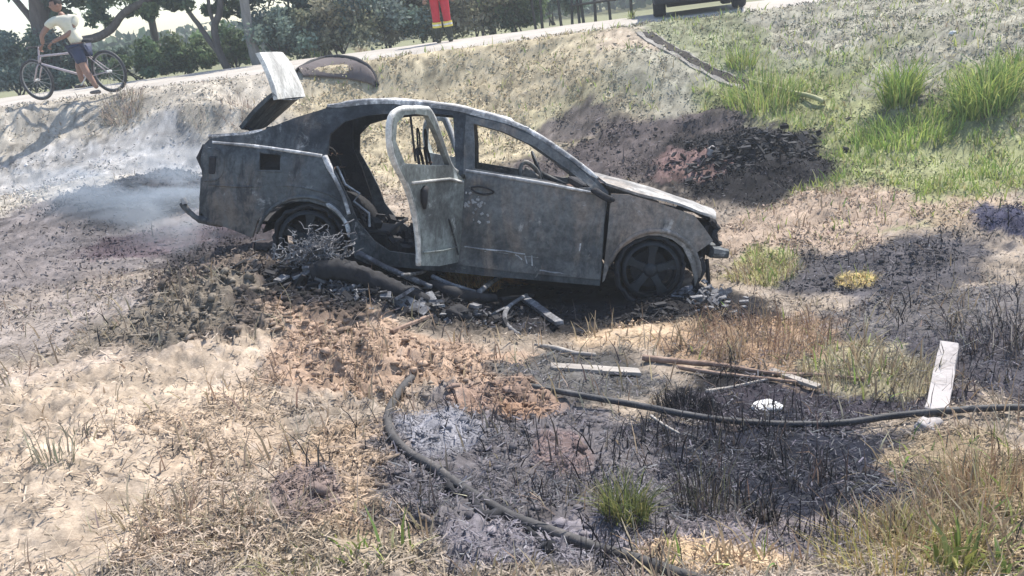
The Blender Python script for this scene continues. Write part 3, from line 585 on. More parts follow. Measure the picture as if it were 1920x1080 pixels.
# trunk deck rim, rear panel, floor
for sg in (-1, 1): MB().tube([(-3.34, sg*(gy(-3.3, .68)-.02), .68), (-3.1, sg*(gy(-3.1, .7)-.03), .715), (-2.95, sg*(gy(-2.95, .74)-.03), .755)], .02, n=6).build('boot_gutter', m_top, car)
mb = MB(); mb.tube([(-3.34, -.62, .66), (-3.36, 0, .665), (-3.34, .62, .66)], .02, n=6); mb.box((-3.33, 0, .36), (.04, 1.35, .5)); mb.build('rear_panel', m_dark, car)
mb = MB(); mb.tube([(-2.5, -.6, .96), (-2.52, 0, .99), (-2.5, .6, .96)], .022, n=6); mb.tube([(-2.93, -.6, .765), (-2.93, 0, .78), (-2.93, .6, .765)], .03, n=6); mb.build('rear_window_frame', m_dark, car)
mb = MB(); mb.tube([(-1.04, -.6, .945), (-1.1, 0, .97), (-1.04, .6, .945)], .022, n=6); mb.build('windscreen_header', m_dark, car)
mb = MB(); mb.box((-1.55, 0, -.12), (2.3, 1.5, .04)); mb.box((-3.0, 0, .08), (.7, 1.3, .03)); mb.box((-2.58, 0, .12), (.04, 1.4, .45)); mb.box((-2.0, 0, -.10), (1.2, .2, .12)); mb.build('floor_pan', m_black, car, bevel=.005)
mb = MB(); mb.box((-.42, 0, .22), (.04, 1.35, .66)); mb.build('firewall', m_black, car)
mb = MB(); mb.tube([(-.55, -.68, .47), (-.58, -.3, .50), (-.58, .3, .50), (-.55, .68, .47)], .035, n=8); mb.box((-.56, 0, .38), (.10, .25, .22)); mb.box((-.6, .38, .42), (.12, .3, .12)); mb.build('dashboard_beam', m_rust, car, bevel=.004)
MB().tube(spline([(-1.02, -.45, .50), (-1.03, -.45, .66), (-.98, -.42, .70), (-.88, -.3, .62), (-.86, -.3, .5)], 4), .018, n=6).build('bent_seat_rail', m_door, car, sm=True)
MB().box((-.96, -.36, .58), (.13, .02, .13), Matrix.Rotation(.5, 3, 'Y')).build('seat_side_plate', m_door, car, bevel=.01)
# steering wheel: rim ring, spokes, column
sw = MB(); ct = Vector((-.84, .36, .60)); tiltm = Matrix.Rotation(math.radians(-25), 3, 'Y')
ring = [ct+tiltm @ Vector((0, .19*math.cos(2*PI*k/24), .19*math.sin(2*PI*k/24))) for k in range(25)]
sw.tube(ring, .012, n=6)
for a in (90, 210, 330): sw.tube([ct, ct+tiltm @ Vector((0, .19*math.sin(math.radians(a)), -.19*math.cos(math.radians(a+180))))], .010, n=5)
sw.tube([ct, ct+Vector((.28, 0, -.10))], .025, n=6); sw.build('steering_wheel', m_rim, car, sm=True)
# bare seat frames with springs
def seat(cx, cy, rear=False):
    s = empty('seat_frame'); s.parent = car; hw = .22 if not rear else .6
    mb = MB(); ztop = .68 if not rear else .62
    mb.tube(spline([(cx, cy-hw, .08), (cx-.12, cy-hw*.95, .4), (cx-.2, cy-hw*.7, ztop), (cx-.22, cy, ztop+.04), (cx-.2, cy+hw*.7, ztop), (cx-.12, cy+hw*.95, .4), (cx, cy+hw, .08)], 4), .013, n=6)
    if not rear: mb.tube(spline([(cx-.2, cy-.07, ztop), (cx-.22, cy-.1, ztop+.15), (cx-.23, cy, ztop+.2), (cx-.22, cy+.1, ztop+.15), (cx-.2, cy+.07, ztop)], 4), .008, n=6)
    mb.build('back_frame', m_black, s)
    mb = MB()
    for k in range(5): 
        z = .16+k*.11; mb.tube([(cx-.04-.16*k/5+.01*math.sin(j*2.2), cy-hw+2*hw*j/12, z+.012*math.sin(j*2.6)) for j in range(13)], .004, n=4)
    mb.build('springs', m_rust, s)
    mb = MB(); mb.tube([(cx, cy-hw, .06), (cx+.42, cy-hw, .08), (cx+.45, cy+hw, .08), (cx, cy+hw, .06)], .016, n=6); mb.box((cx+.2, cy, .02), (.4, hw*1.7, .06)); mb.build('base_frame', m_black, s)
    return s
seat(-1.62, -.37); seat(-1.62, .37); seat(-2.42, 0, True)
# rear seat back panel shreds and burnt cushions filling the low cabin
random.seed(9); mb = MB()
for k in range(80):
    x = random.uniform(-2.35, -1.5); yv = random.uniform(-.65, .65); s = random.uniform(.03, .08)
    mb.box((x, yv, -.06+random.uniform(0, .10)+max(0, (-x-2.0))*.35), (s, s*random.uniform(.6, 1.6), s*.7), Matrix.Rotation(random.uniform(0, 3), 3, (random.random(), random.random(), 1)))
mb.tube([(-2.33, -.6, .28), (-2.25, -.55, .25), (-2.2, -.5, .12), (-2.12, -.52, .05)], .015, n=5)
srt(mb.build('burnt_cushion_remains', m_black, car), kind='stuff')
mb = MB()
for p in ([(-2.40, -.66, .55), (-2.33, -.66, .42), (-2.22, -.66, .36), (-2.26, -.66, .30), (-2.14, -.66, .22), (-2.13, -.66, .12)], [(-2.2, -.6, -.02), (-2.0, -.6, -.05)], [(-1.98, -.7, -.06), (-1.8, -.7, -.07)]):
    mb.tube(p, .010, n=5)
mb.build('seat_belt_buckle', m_top, car)
# bright folded edges along the doorway at the quarter
mb = MB(); mb.tube(spline([(x, -(gy(x, z)+.008), z) for x, z in [(-2.47, .62), (-2.40, .50), (-2.31, .35), (-2.26, .22)]], 4), [.022]*4+[.014]*20, n=6); mb.build('door_jamb_edge', m_top, car, sm=True)
mb = MB(); mb.tube(spline([(x, -(gy(x, z)+.006), z) for x, z in [(-2.43, .285), (-2.34, .23), (-2.275, .15), (-2.25, .05)]], 4), [.006]+[.018]*10+[.006]*2, n=6); mb.build('arch_edge', m_top, car, sm=True)
mb = MB(); mb.tube(spline([(x, -(gy(x, z)+.002), z) for x, z in [(-3.30, .645), (-3.0, .645), (-2.74, .635), (-2.49, .62)]], 4), [.010]*3+[.014]*10, n=6); mb.build('shoulder_edge', m_top, car, sm=True)
# open rear door: panel hinged on the B pillar, swung out 66 degrees
m_edge = burnt_mat('bare_door_edge', (.3, .3, .29), (.66, .65, .61), (.72, .71, .69), (.4, .35, .31), .3, .3, .6)
def open_door(sgn, phi):
    hx, hy = -1.455, gy(-1.45, .3)+.01
    cs, sn = math.cos(phi), math.sin(phi)
    def f(w_, z, t):
        lean = .15*(gy(-1.45-w_, z)-gy(-1.45-w_, .3)) if z > .3 else 0
        lx, ly = -w_, lean+.02-t        # closed door coordinates: along -x, outward
        return (hx+lx*cs+ly*sn, sgn*(hy-lx*sn+ly*cs), z)
    R = panel('rear_door', [(0, .56), (-.02, .3), (-.01, .0), (.0, -.06), (.30, -.06), (.57, -.03), (.60, .12), (.70, .36), (.83, .53), (.97, .66), (1.04, .80), (1.02, .93), (.92, .985), (.76, 1.0), (.60, 1.01), (.53, 1.0), (.42, .9), (.22, .66), (.08, .575)],
              [[(.87, .655), (.985, .79), (.975, .90), (.89, .955), (.74, .972), (.58, .97), (.46, .87), (.25, .65), (.50, .645)]], m_pale, f, car, th=.04, step=.035)
    edge = [(.57, -.03), (.60, .12), (.70, .36), (.83, .53), (.97, .66), (1.04, .80), (1.02, .93), (.92, .985), (.76, 1.0), (.60, 1.01), (.53, 1.0), (.42, .9), (.22, .66), (.10, .60)]
    MB().tube(spline([f(a, b, .02) for a, b in edge], 3), .021, n=7, jitter=.1).build('door_frame', m_edge, R, sm=True)
    c = [f(.60, .50, -.012), f(.63, .48, -.014), f(.62, .41, -.014), f(.60, .36, -.012)]
    MB().tube(c, [.02, .028, .024, .010], n=7).build('handle', m_black, R, sm=True)
    MB().tube([f(.78, .955, .02), f(.70, .67, .02)], .008, n=5).build('window_divider', m_black, R)
    MB().tube([f(0, .55, .02), f(.04, .575, -.01), f(-.03, .56, .02)], .018, n=6).build('hinge', m_dark, R)
    mb = MB(); mb.tube([f(.02, .0, -.004), f(.10, .12, -.004), f(.22, .27, -.004)], .008, n=4); mb.build('shadow_strip', m_dark, R)  # dark diagonal tube stands in for the shadow across the lower door
    MB().tube([f(.03, .53, -.005), f(.25, .555, -.008), (f(.5, .545, -.008)), f(.78, .53, -.004)], .010, n=5).build('belt_crease', m_edge, R, sm=True)
    MB().tube([f(.03, .06, -.004), f(.3, .05, -.006), f(.56, .06, -.004)], .008, n=5).build('lower_crease', m_pale, R, sm=True)
    return R
open_door(-1, math.radians(66)); open_door(1, math.radians(62))
# boot lid: scorched inner panel, its shade put into the dark colour, rising from its hinges, blistered white outer flange folded back
def slab(name, A, B, nx, nt_, mat, th, nrm, bow=0.0, bow2=0.0):
    """A, B: lists of points of the two long edges"""
    A = spline(A, nx); B = spline(B, nx); V = []; k = len(A)
    for t in (0, th):
        for a, b in zip(A, B):
            for j in range(nt_+1):
                q = j/nt_; V.append(a.lerp(b, q)+Vector(nrm)*(bow*4*q*(1-q)-t))
    m_ = nt_+1; Fc = []
    for i in range(k-1):
        for j in range(nt_):
            a = i*m_+j; Fc += [(a, a+1, a+m_+1, a+m_), (a+k*m_, a+m_+k*m_, a+m_+1+k*m_, a+1+k*m_)]
    for i in range(k-1):
        for j in (0, nt_): a = i*m_+j; Fc.append((a, a+m_, a+m_+k*m_, a+k*m_))
    for i in (0, k-1):
        for j in range(nt_): a = i*m_+j; Fc.append((a, a+1, a+1+k*m_, a+k*m_))
    mb = MB(); mb.add(V, Fc); return mb.build(name, mat, car, sm=False)
lid = slab('boot_lid', [(-3.16, -.5, .75), (-3.05, -.5, .90), (-2.93, -.5, 1.02), (-2.90, -.5, 1.0)], [(-3.20, .42, .78), (-3.08, .42, .90), (-2.95, .42, 1.03), (-2.89, .42, 1.06)], 4, 6, m_dark, .03, (.7, 0, -.7), .02)
m_white = burnt_mat('blistered_white_paint', (.34, .33, .31), (.70, .69, .65), (.82, .81, .78), (.58, .53, .44), .25, .4, .5)
fl = slab('lid_flange', [(-2.90, -.5, 1.0), (-2.93, -.5, 1.1), (-2.99, -.5, 1.23), (-3.05, -.5, 1.33)], [(-2.89, .42, 1.06), (-2.93, .42, 1.16), (-3.02, .42, 1.32), (-3.10, .42, 1.41)], 4, 6, m_white, .035, (.9, 0, .3), .015)
fl.parent = lid
for yv in (-.45, .4): MB().tube([(-3.16, yv, .78), (-3.08, yv, .74), (-2.98, yv, .74)], .014, n=6).build('hinge', m_black, lid)
# front end: bumper beam, lamp pockets, radiator support
mb = MB(); mb.box((.50, 0, .165), (.10, 1.42, .09)); mb.build('bumper_beam', m_dark, car, bevel=.012)
MB().tube([(.46, -.735, .165), (.585, -.72, .165)], [.045, .032], n=7, jitter=.25).build('beam_end', m_dark, car)
for sg in (-1, 1):
    mb = MB(); V = [(.28, sg*.70, .42), (.48, sg*.62, .40), (.52, sg*.64, .26), (.36, sg*.73, .22), (.22, sg*.60, .40), (.30, sg*.45, .38), (.30, sg*.45, .22), (.22, sg*.60, .20)]
    mb.add(V, [(4, 5, 6, 7), (0, 1, 5, 4), (3, 2, 6, 7), (1, 2, 6, 5), (0, 3, 7, 4)])
    mb.tube(spline([(.44, sg*.64, .40), (.50, sg*.62, .34), (.47, sg*.66, .28), (.53, sg*.62, .22)], 3), [.02, .028]*5, n=6, jitter=.3)
    mb.build('headlight_cavity', m_black, car)
mb = MB(); mb.box((.42, 0, .16), (.04, 1.25, .4)); mb.tube([(.44, -.6, .4), (.46, 0, .42), (.44, .6, .4)], .02); mb.box((-.02, 0, .15), (.5, .7, .35)); mb.box((.05, .1, .36), (.3, .4, .08)); mb.build('engine_remains', m_black, car, bevel=.02)
mb = MB(); mb.tube(spline([(.37, -.74, .12), (.40, -.72, .02), (.37, -.70, -.08), (.43, -.66, -.16)], 3), .03, n=7, jitter=.25); mb.tube([(.44, -.68, .1), (.5, -.6, -.1)], .018, n=6); mb.build('hanging_liner', m_black, car)
# rear bumper bracket trailing left
mb = MB(); mb.tube(spline([(-3.50, -.77, .185), (-3.44, -.77, .12), (-3.36, -.77, .075), (-3.22, -.76, .06), (-3.1, -.74, .07)], 4), [.022]*8+[.03]*9, n=7, jitter=.15); mb.tube([(-3.37, -.74, .1), (-3.365, -.74, .38)], .012, n=6); mb.tube([(-3.5, .6, .12), (-3.4, 0, .1), (-3.36, -.7, .08)], .03, n=6); mb.build('rear_bumper_bracket', m_dark, car, sm=True)
MB().tube([(-3.47, -.78, .18), (-3.49, -.78, .22)], .022, n=7).build('bracket_bolt', m_top, car)
mb = MB(); mb.tube([(-3.37, -.70, .62), (-3.40, -.70, .52), (-3.36, -.71, .42)], [.015, .026, .015], n=7, jitter=.2); mb.build('tail_lamp_cavity', m_black, car)
# wheels
def wheel(cx, sgn, r=.22):
    wl = empty('wheel', (cx, sgn*.745, 0)); wl.parent = car; s = sgn
    mb = MB(); mb.lathe([(r-.03, -.09), (r, -.08), (r-.015, -.05), (r-.03, .0), (r-.015, .05), (r, .08), (r-.03, .09)], 'y', n=40)
    mb.build('rim', m_rim, wl, sm=True)
    mb = MB()
    for k in range(5):
        a = 2*PI*k/5+PI/2; d = Vector((math.cos(a), 0, math.sin(a))); e = Vector((-math.sin(a), 0, math.cos(a)))
        P = []
        for rr, hw, yy in ((.045, .030, .05), (.13, .028, .055), (r-.022, .045, .05)):
            for q in (-1, 1): P += [d*rr+e*hw*q+Vector((0, s*yy, 0)), d*rr+e*hw*q+Vector((0, s*(yy-.03), 0))]
        mb.add(P, [(0, 2, 6, 4), (4, 6, 10, 8), (0, 4, 5, 1), (4, 8, 9, 5), (2, 3, 7, 6), (6, 7, 11, 10), (1, 5, 7, 3), (5, 9, 11, 7), (8, 10, 11, 9), (0, 1, 3, 2)])
    mb.build('spokes', m_rim, wl, bevel=.004)
    mb = MB(); mb.lathe([(0, s*.065), (.03, s*.065), (.055, s*.05), (.055, s*.0), (0, s*.0)], 'y', n=20); mb.build('hub', m_rim, wl, sm=True)
    mb = MB(); mb.lathe([(.05, -s*.02), (.14, -s*.02), (.14, -s*.04), (.05, -s*.04)], 'y', n=28); mb.build('brake_disc', m_black, wl)
    mb = MB(); random.seed(int(cx*10)+sgn)
    pr = []
    V = []; nseg, nq = 48, 8
    for i in range(nseg):
        a = 2*PI*i/nseg; q = .5+.5*math.sin(a+PI*1.0) ; rad = r+.018+.02*random.random()+.012*max(0, -math.sin(a))
        for j in range(nq):
            b = 2*PI*j/nq; V.append(((rad+.022*math.cos(b)*random.uniform(.7, 1.2))*math.cos(a), .09*math.sin(b), (rad+.022*math.cos(b))*math.sin(a)))
    mb.add(V, [(i*nq+j, i*nq+(j+1) % nq, ((i+1) % nseg)*nq+(j+1) % nq, ((i+1) % nseg)*nq+j) for i in range(nseg) for j in range(nq)])
    mb.build('tyre', m_tyre, wl, sm=True)
for cx in (0, -2.55):
    for sg in (-1, 1): wheel(cx, sg)
MB().tube([(0, -.7, 0), (0, .7, 0)], .03).build('front_axle', m_black, car); MB().tube([(-2.55, -.7, 0), (-2.55, .7, 0)], .035).build('rear_axle', m_black, car)

# ------------------------------------------------------------------ debris, planks and hoses
random.seed(21)
def single(o, label, cat, group=None, kind=None): return srt(o, label, cat, group, kind)
m_hose = noise_mat('muddy_black_hose', [(.3, (.035, .035, .037)), (.55, (.085, .08, .078)), (.75, (.24, .21, .19))], scale=5, rough=.75, bump=.5, fine=70, finew=.35)
m_hose2 = noise_mat('black_hose', [(.3, (.02, .022, .025)), (.55, (.055, .055, .06)), (.8, (.17, .16, .16))], scale=6, rough=.6, bump=.4, fine=70, finew=.35)
m_ashwood = noise_mat('ash_grey_wood', [(.3, (.16, .14, .13)), (.5, (.34, .31, .28)), (.72, (.52, .48, .44))], scale=5, rough=.85, bump=.7, stretch=(.25, 4, 4), fine=50)
m_wood = noise_mat('weathered_brown_wood', [(.3, (.12, .08, .06)), (.5, (.26, .18, .14)), (.72, (.42, .33, .27))], scale=6, rough=.85, bump=.7, fine=50)
m_conc = noise_mat('pale_weathered_board', [(.3, (.22, .20, .19)), (.48, (.40, .37, .36)), (.7, (.46, .43, .41))], scale=5, rough=.85, bump=.5, fine=45)
m_cloth = noise_mat('white_plastic_scrap', [(.3, (.62, .61, .6)), (.7, (.85, .85, .84))], scale=14, rough=.5, bump=.3)
m_ashm = noise_mat('ash_crusted_metal', [(.3, (.05, .05, .055)), (.5, (.16, .16, .17)), (.68, (.42, .42, .42))], scale=12, rough=.85, bump=.7, fine=60, bdist=.02)
def ground_tube(name, P, r, mat, label, cat, n=10, k=7, group=None, jit=0.07, lift=0):
    W = [at(p[0], p[1], (p[2] if len(p) > 2 else 0)+lift+.022) for p in P]; W = spline(W, k)
    R = r if not isinstance(r, (list, tuple)) else [I(i/(len(W)-1), np.linspace(0, 1, len(r)), r) for i in range(len(W))]
    W = [w_+Vector((0, 0, (R if not isinstance(R, list) else R[i])*.7)) for i, w_ in enumerate(W)]
    o = MB().tube(W, R, n=n, jitter=jit).build(name, mat, None, sm=True); return single(o, label, cat, group)
ground_tube('fire_hose', [(774, 722), (752, 748), (731, 792, .01), (738, 832), (772, 868), (812, 892), (870, 930), (960, 985), (1040, 1018), (1120, 1045), (1200, 1072), (1290, 1100), (1400, 1130)], .021, m_hose, 'thick grey black hose curving across the ash from mound to bottom edge', 'hose', n=12)
ground_tube('water_hose', [(972, 732), (1040, 750, .01), (1120, 768, .03), (1200, 786, .04), (1290, 800, .03), (1380, 808, .02), (1480, 812, .01), (1580, 810, .01), (1680, 799, .02), (1780, 790, .02), (1860, 787, .02), (1960, 785, .02), (2100, 783)], .017, m_hose2, 'thin dark hose sagging over burnt stubble to the right edge', 'hose', n=10)
ground_tube('burnt_root', [(805, 880), (835, 905), (850, 935), (885, 950), (910, 985), (945, 975), (960, 965)], [.012, .018, .014, .02, .008], m_black, 'crooked charred root under the thick hose', 'root', n=7, jit=.3)
ground_tube('burnt_root', [(985, 1000), (1010, 1025), (1025, 1045), (1035, 1052)], [.01, .013, .028], m_black, 'short charred stub with a knob beside the lower hose', 'root', n=7, jit=.3)
def board(name, P0, P1, wdt, th, mat, label, cat, lift=.01, roll=0, group=None, taper=1., ragged=.2, tip=0):
    a = at(*P0, lift); b = at(*P1, lift+tip); ax = (b-a); Ln = ax.length; t = ax.normalized(); s = t.cross(Vector((0, 0, 1))).normalized(); u = s.cross(t)
    if roll: q = Matrix.Rotation(roll, 3, t); s = q @ s; u = q @ u
    n = 10; V = []; Fc = []
    for i in range(n+1):
        f_ = i/n; w_ = wdt*(1+(taper-1)*f_)/2
        for sx, sz in ((-1, 0), (1, 0), (1, 1), (-1, 1)):
            e = random.uniform(-ragged, ragged)*w_*.3; end = random.uniform(-.3, .3)*wdt*ragged*2 if i in (0, n) else 0
            V.append(a+t*(Ln*f_+end)+s*(sx*w_+e)+u*(sz*th+.05*th*math.sin(f_*7)))
    for i in range(n):
        for k in range(4): p = i*4+k; q_ = i*4+(k+1) % 4; Fc.append((p, q_, q_+4, p+4))
    Fc += [(3, 2, 1, 0), (n*4, n*4+1, n*4+2, n*4+3)]
    mb = MB(); mb.add(V, Fc); return single(mb.build(name, mat, None, bevel=min(th, wdt)*.08), label, cat, group)
PLK = 'scorched boards and sticks strewn below the car'
board('plank', (1032, 694), (1200, 704), .075, .022, m_ashwood, 'pale flat ash grey plank lying level between the hose and car', 'plank', group=PLK)
ground_tube('stick', [(1003, 657), (1040, 662), (1075, 672), (1118, 676)], [.014, .017, .012], m_ashwood, 'greyish stick just above the pale plank', 'stick', group=PLK, n=6, jit=.15)
ground_tube('branch', [(1205, 682), (1280, 690), (1360, 698), (1450, 712), (1540, 716), (1620, 722)], [.02, .018, .013, .012, .01], m_wood, 'long brown branch running right through the rusty dry grass', 'branch', group=PLK, n=7, jit=.15)
ground_tube('branch', [(1270, 700), (1350, 712), (1440, 722), (1530, 728)], [.014, .012, .008], m_wood, 'thin pale branch just below the long brown branch', 'branch', group=PLK, n=6, jit=.15)
board('plank', (1445, 700), (1535, 738), .045, .02, m_ashwood, 'short slanting plank at the end of the long branch', 'plank', group=PLK, tip=.02)
ground_tube('stick', [(1325, 742), (1370, 735), (1440, 722)], [.010, .008], m_ashwood, 'forked thin stick left of the white scrap', 'stick', group=PLK, n=6)
ground_tube('stick', [(1222, 800), (1250, 820), (1275, 835)], [.009, .006], m_ashwood, 'short pale stick leaning below the thin hose', 'stick', group=PLK, n=6, lift=.03)
board('post', (1755, 786), (1780, 676), .105, .03, m_conc, 'upright looking pale board lying across the stubble behind the thin hose', 'board', lift=.02, taper=.95, ragged=.3, tip=.06)
def lump(name, px, py, sz, mat, label, cat, seed=0, sub=3, amp=.25, dz=0, group=None):
    bm = bmesh.new(); bmesh.ops.create_icosphere(bm, subdivisions=sub, radius=1); rr = random.Random(seed); of = [rr.uniform(0, 9) for _ in range(6)]
    for v in bm.verts:
        p = v.co; k = 1+amp*(math.sin(p.x*3+of[0])*math.sin(p.y*3.3+of[1])+.6*math.sin(p.z*5+of[2]+p.x*4)+.4*math.sin(p.y*9+of[3]+p.x*7))
        v.co = Vector((p.x*sz[0], p.y*sz[1], p.z*sz[2]))*k
    me = bpy.data.meshes.new(name); bm.to_mesh(me); bm.free(); smooth(me); o = link(name, me, mat); o.location = at(px, py, sz[2]*.6+dz); o.rotation_euler = (0, 0, rr.uniform(-.3, .3)); return single(o, label, cat, group)
lump('plastic_scrap', 1437, 772, (.075, .07, .03), m_cloth, 'small bright white scrap on the black stubble above the thin hose', 'scrap', 3, amp=.15)
lump('plastic_scrap', 1742, 806, (.06, .06, .03), m_conc, 'crumpled dull white scrap just below the hose at the pale board', 'scrap', 5)
lump('plastic_scrap', 1335, 290, (.06, .07, .06), m_conc, 'pale scrap on the black burnt heap on the bank', 'scrap', 9)
lump('paper_scrap', 52, 312, (.05, .04, .02), m_cloth, 'tiny white scrap on the smoky sand at the left edge', 'scrap', 10)
lump('stone', 1788, 66, (.05, .035, .028), m_cloth, 'lone white stone high on the right bank', 'stone', 12)
# wreckage in front of the rear wheel
WR = 'charred wreckage heaped beside the sill'
def chunk_tube(name, P, r, mat, label, cat, n=9, jit=.12, k=5): return ground_tube(name, P, r, mat, label, cat, n=n, k=k, group=WR, jit=jit)
chunk_tube('charred_log', [(590, 535, .02), (640, 538, .04), (700, 550, .03), (760, 568, .01), (805, 578)], [.06, .075, .065, .055, .035], m_black, 'fat blackened log lying below the rear wheel', 'log', n=16, jit=.22, k=9)
chunk_tube('bent_pipe', [(678, 512, .12), (720, 530, .10), (765, 545, .07), (812, 560, .05)], [.022, .02, .022, .018], m_ashm, 'ash topped pipe resting on the fat blackened log', 'pipe')
chunk_tube('bent_pipe', [(760, 545, .08), (800, 540, .10), (830, 525, .14)], [.014, .012], m_ashm, 'short pipe rising towards the open door bottom', 'pipe')
chunk_tube('charred_beam', [(812, 550, .02), (845, 568, .03), (890, 578, .03), (930, 575, .02)], [.035, .045, .04, .03], m_black, 'black curved beam below the orange straw', 'beam')
chunk_tube('bent_pipe', [(815, 548, .09), (850, 565, .09), (895, 574, .08)], [.016, .018, .014], m_ashm, 'pale rim of scorched pipe in front of orange straw', 'pipe')
chunk_tube('bent_pipe', [(900, 572, .06), (930, 555, .09), (968, 540, .13)], [.022, .02, .018], m_ashm, 'grey pipe stub tilted up right of the orange straw', 'pipe')
chunk_tube('iron_rod', [(850, 600), (890, 598), (945, 602)], .007, m_rust, 'thin straight rod under the curved beam', 'rod', jit=0)
chunk_tube('bracket', [(990, 575, .06), (955, 598, .05), (950, 620, .02), (975, 638)], [.014, .018, .014], m_ashm, 'hook shaped pale bracket standing left of the ashen plank', 'bracket')
board('metal_plate', (745, 575), (800, 602), .10, .012, m_ashm, 'buckled grey plate at the end of the fat log', 'plate', roll=.5, group=WR, lift=.05)
board('metal_plate', (925, 605), (965, 585), .08, .014, m_ashm, 'small grey plate leaning beside the hooked bracket', 'plate', roll=-.5, group=WR, lift=.05)
board('plank', (735, 628), (812, 602), .03, .02, m_wood, 'dark splintered stick jutting left from the wreckage', 'stick', group=WR, tip=.02)
board('plank', (985, 575), (1052, 625), .06, .03, m_ashm, 'ashen plank slanting down at the right end of the wreckage', 'plank', group=WR, ragged=.5, lift=.05)
board('plank', (940, 580), (1000, 572), .04, .02, m_black, 'blackened slat lying on top of the ashen plank', 'plank', group=WR, ragged=.5, lift=.07)
lump('charred_lump', 860, 604, (.09, .07, .07), m_black, 'round black lump under the curved beam', 'lump', 14, group=WR)
lump('stone', 1135-270, 605, (.05, .04, .035), m_conc, 'mossy pale stone by the round black lump', 'stone', 15, group=WR)
def tangle(name, px, py, sx, sy, sz, n, r, mats, label, dz=0, seed=1, seglen=.3):
    rr = random.Random(seed); c = at(px, py, dz); mb = MB()
    for i in range(n):
        p = Vector((rr.gauss(0, sx*.5), rr.gauss(0, sy*.5), abs(rr.gauss(0, sz*.5)))); P = [p]; d = Vector((rr.gauss(0, 1), rr.gauss(0, 1), rr.gauss(0, .4))).normalized()
        for k in range(5):
            d = (d+Vector((rr.gauss(0, .6), rr.gauss(0, .6), rr.gauss(0, .4)))).normalized(); p = p+d*seglen*sx*.35; p.z = max(p.z, 0); P.append(p.copy())
        mb.tube([c+q for q in P], r*rr.uniform(.6, 1.6), n=4)
    return single(mb.build(name, mats), label, 'debris', WR, kind='stuff')
tangle('tyre_wire_tangle', 598, 520, .22, .08, .17, 380, .0036, m_ashm, 'matted burnt wire heaped against the rear wheel', dz=.10, seed=3)
tangle('burnt_scrap', 640, 545, .18, .12, .05, 40, .006, m_ashm, 'loose burnt wire below the fat log', seed=4)
def shards(name, px, py, sx, sy, sz, n, s, mat, label, seed=1, dz=0):
    rr = random.Random(seed); c = at(px, py); mb = MB()
    for i in range(n):
        X = c.x+rr.gauss(0, sx*.45); Y = c.y+rr.gauss(0, sy*.45); q = s*rr.uniform(.4, 1.5)
        mb.box((X, Y, gz(X, Y)+abs(rr.gauss(0, sz*.5))+dz), (q*rr.uniform(.6, 2.2), q, q*.25), Matrix.Rotation(rr.uniform(0, 6.3), 3, (rr.uniform(-.6, .6), rr.uniform(-.6, .6), 1)))
    return single(mb.build(name, mat), label, 'debris', None, kind='stuff')
shards('melted_bumper_remains', 1330, 570, .22, .25, .12, 130, .035, m_ashm, 'melted bumper and lamp scraps heaped under the front end', 5)
shards('melted_bumper_remains', 1355, 600, .25, .12, .03, 60, .03, m_black, 'black melted sheets on the ground by the front wheel', 6)
shards('sill_wreckage', 720, 560, 1.0, .26, .09, 420, .035, m_black, 'small black fragments scattered round the wreckage', 7)
shards('sill_wreckage', 800, 590, .9, .2, .05, 200, .024, m_ashm, 'small grey ash fragments along the front of the wreckage', 8)
shards('charcoal_heap', 1400, 290, .9, .6, .12, 500, .05, m_black, 'black charcoal and burnt clumps piled on the bank', 9)
shards('charcoal_heap', 275, 375, .7, .3, .10, 260, .045, m_black, 'dark smouldering clumps heaped behind the smoke', 10)
shards('tail_scraps', 470, 415, .25, .12, .04, 40, .03, m_ashm, 'grey scraps dropped under the boot', 11)
shards('sill_wreckage', 780, 575, .8, .16, .10, 70, .06, m_ashm, 'ash coated torn sheet scraps standing out of the wreckage', 17)
shards('sill_wreckage', 1225, 590, .3, .07, .03, 110, .03, m_black, 'black flakes banked against the front wheel', 18)
# arched bumper cover on the bank behind
bc = empty('bumper_cover', at(640, 160)); srt(bc, 'charred arched bumper cover lying on the bank behind the boot lid', 'bumper cover')
A = [at(px, py, .04+.05*math.sin(max(0, min(1, (px-556)/153))*PI))-bc.location for px, py in [(556, 138), (585, 124), (615, 117), (650, 117), (682, 126), (700, 141), (709, 166)]]
MB().tube(spline(A, 5), [.02]+[.036]*20+[.03]*10, n=8, jitter=.2).build('rim', m_black, bc, sm=True)
B = [at(px, py, .07)-bc.location for px, py in [(570, 150), (595, 150), (620, 152), (650, 156), (675, 160), (695, 163), (704, 170)]]
A2 = spline(A, 3); B2 = spline(B, 3); mb = MB(); k = len(A2); mb.add([p for a, b in zip(A2, B2) for p in (a, a.lerp(b, .5)+Vector((0, 0, .09)), b, b-Vector((0, 0, .03)), a-Vector((0, 0, .03)))], [(i*5+j, i*5+j+1, i*5+6+j, i*5+5+j) for i in range(k-1) for j in range(4)])
mb.build('shell', noise_mat('purplish_scorched_plastic', [(.3, (.085, .07, .068)), (.7, (.15, .125, .12))], scale=3, rough=.8), bc, sm=True)
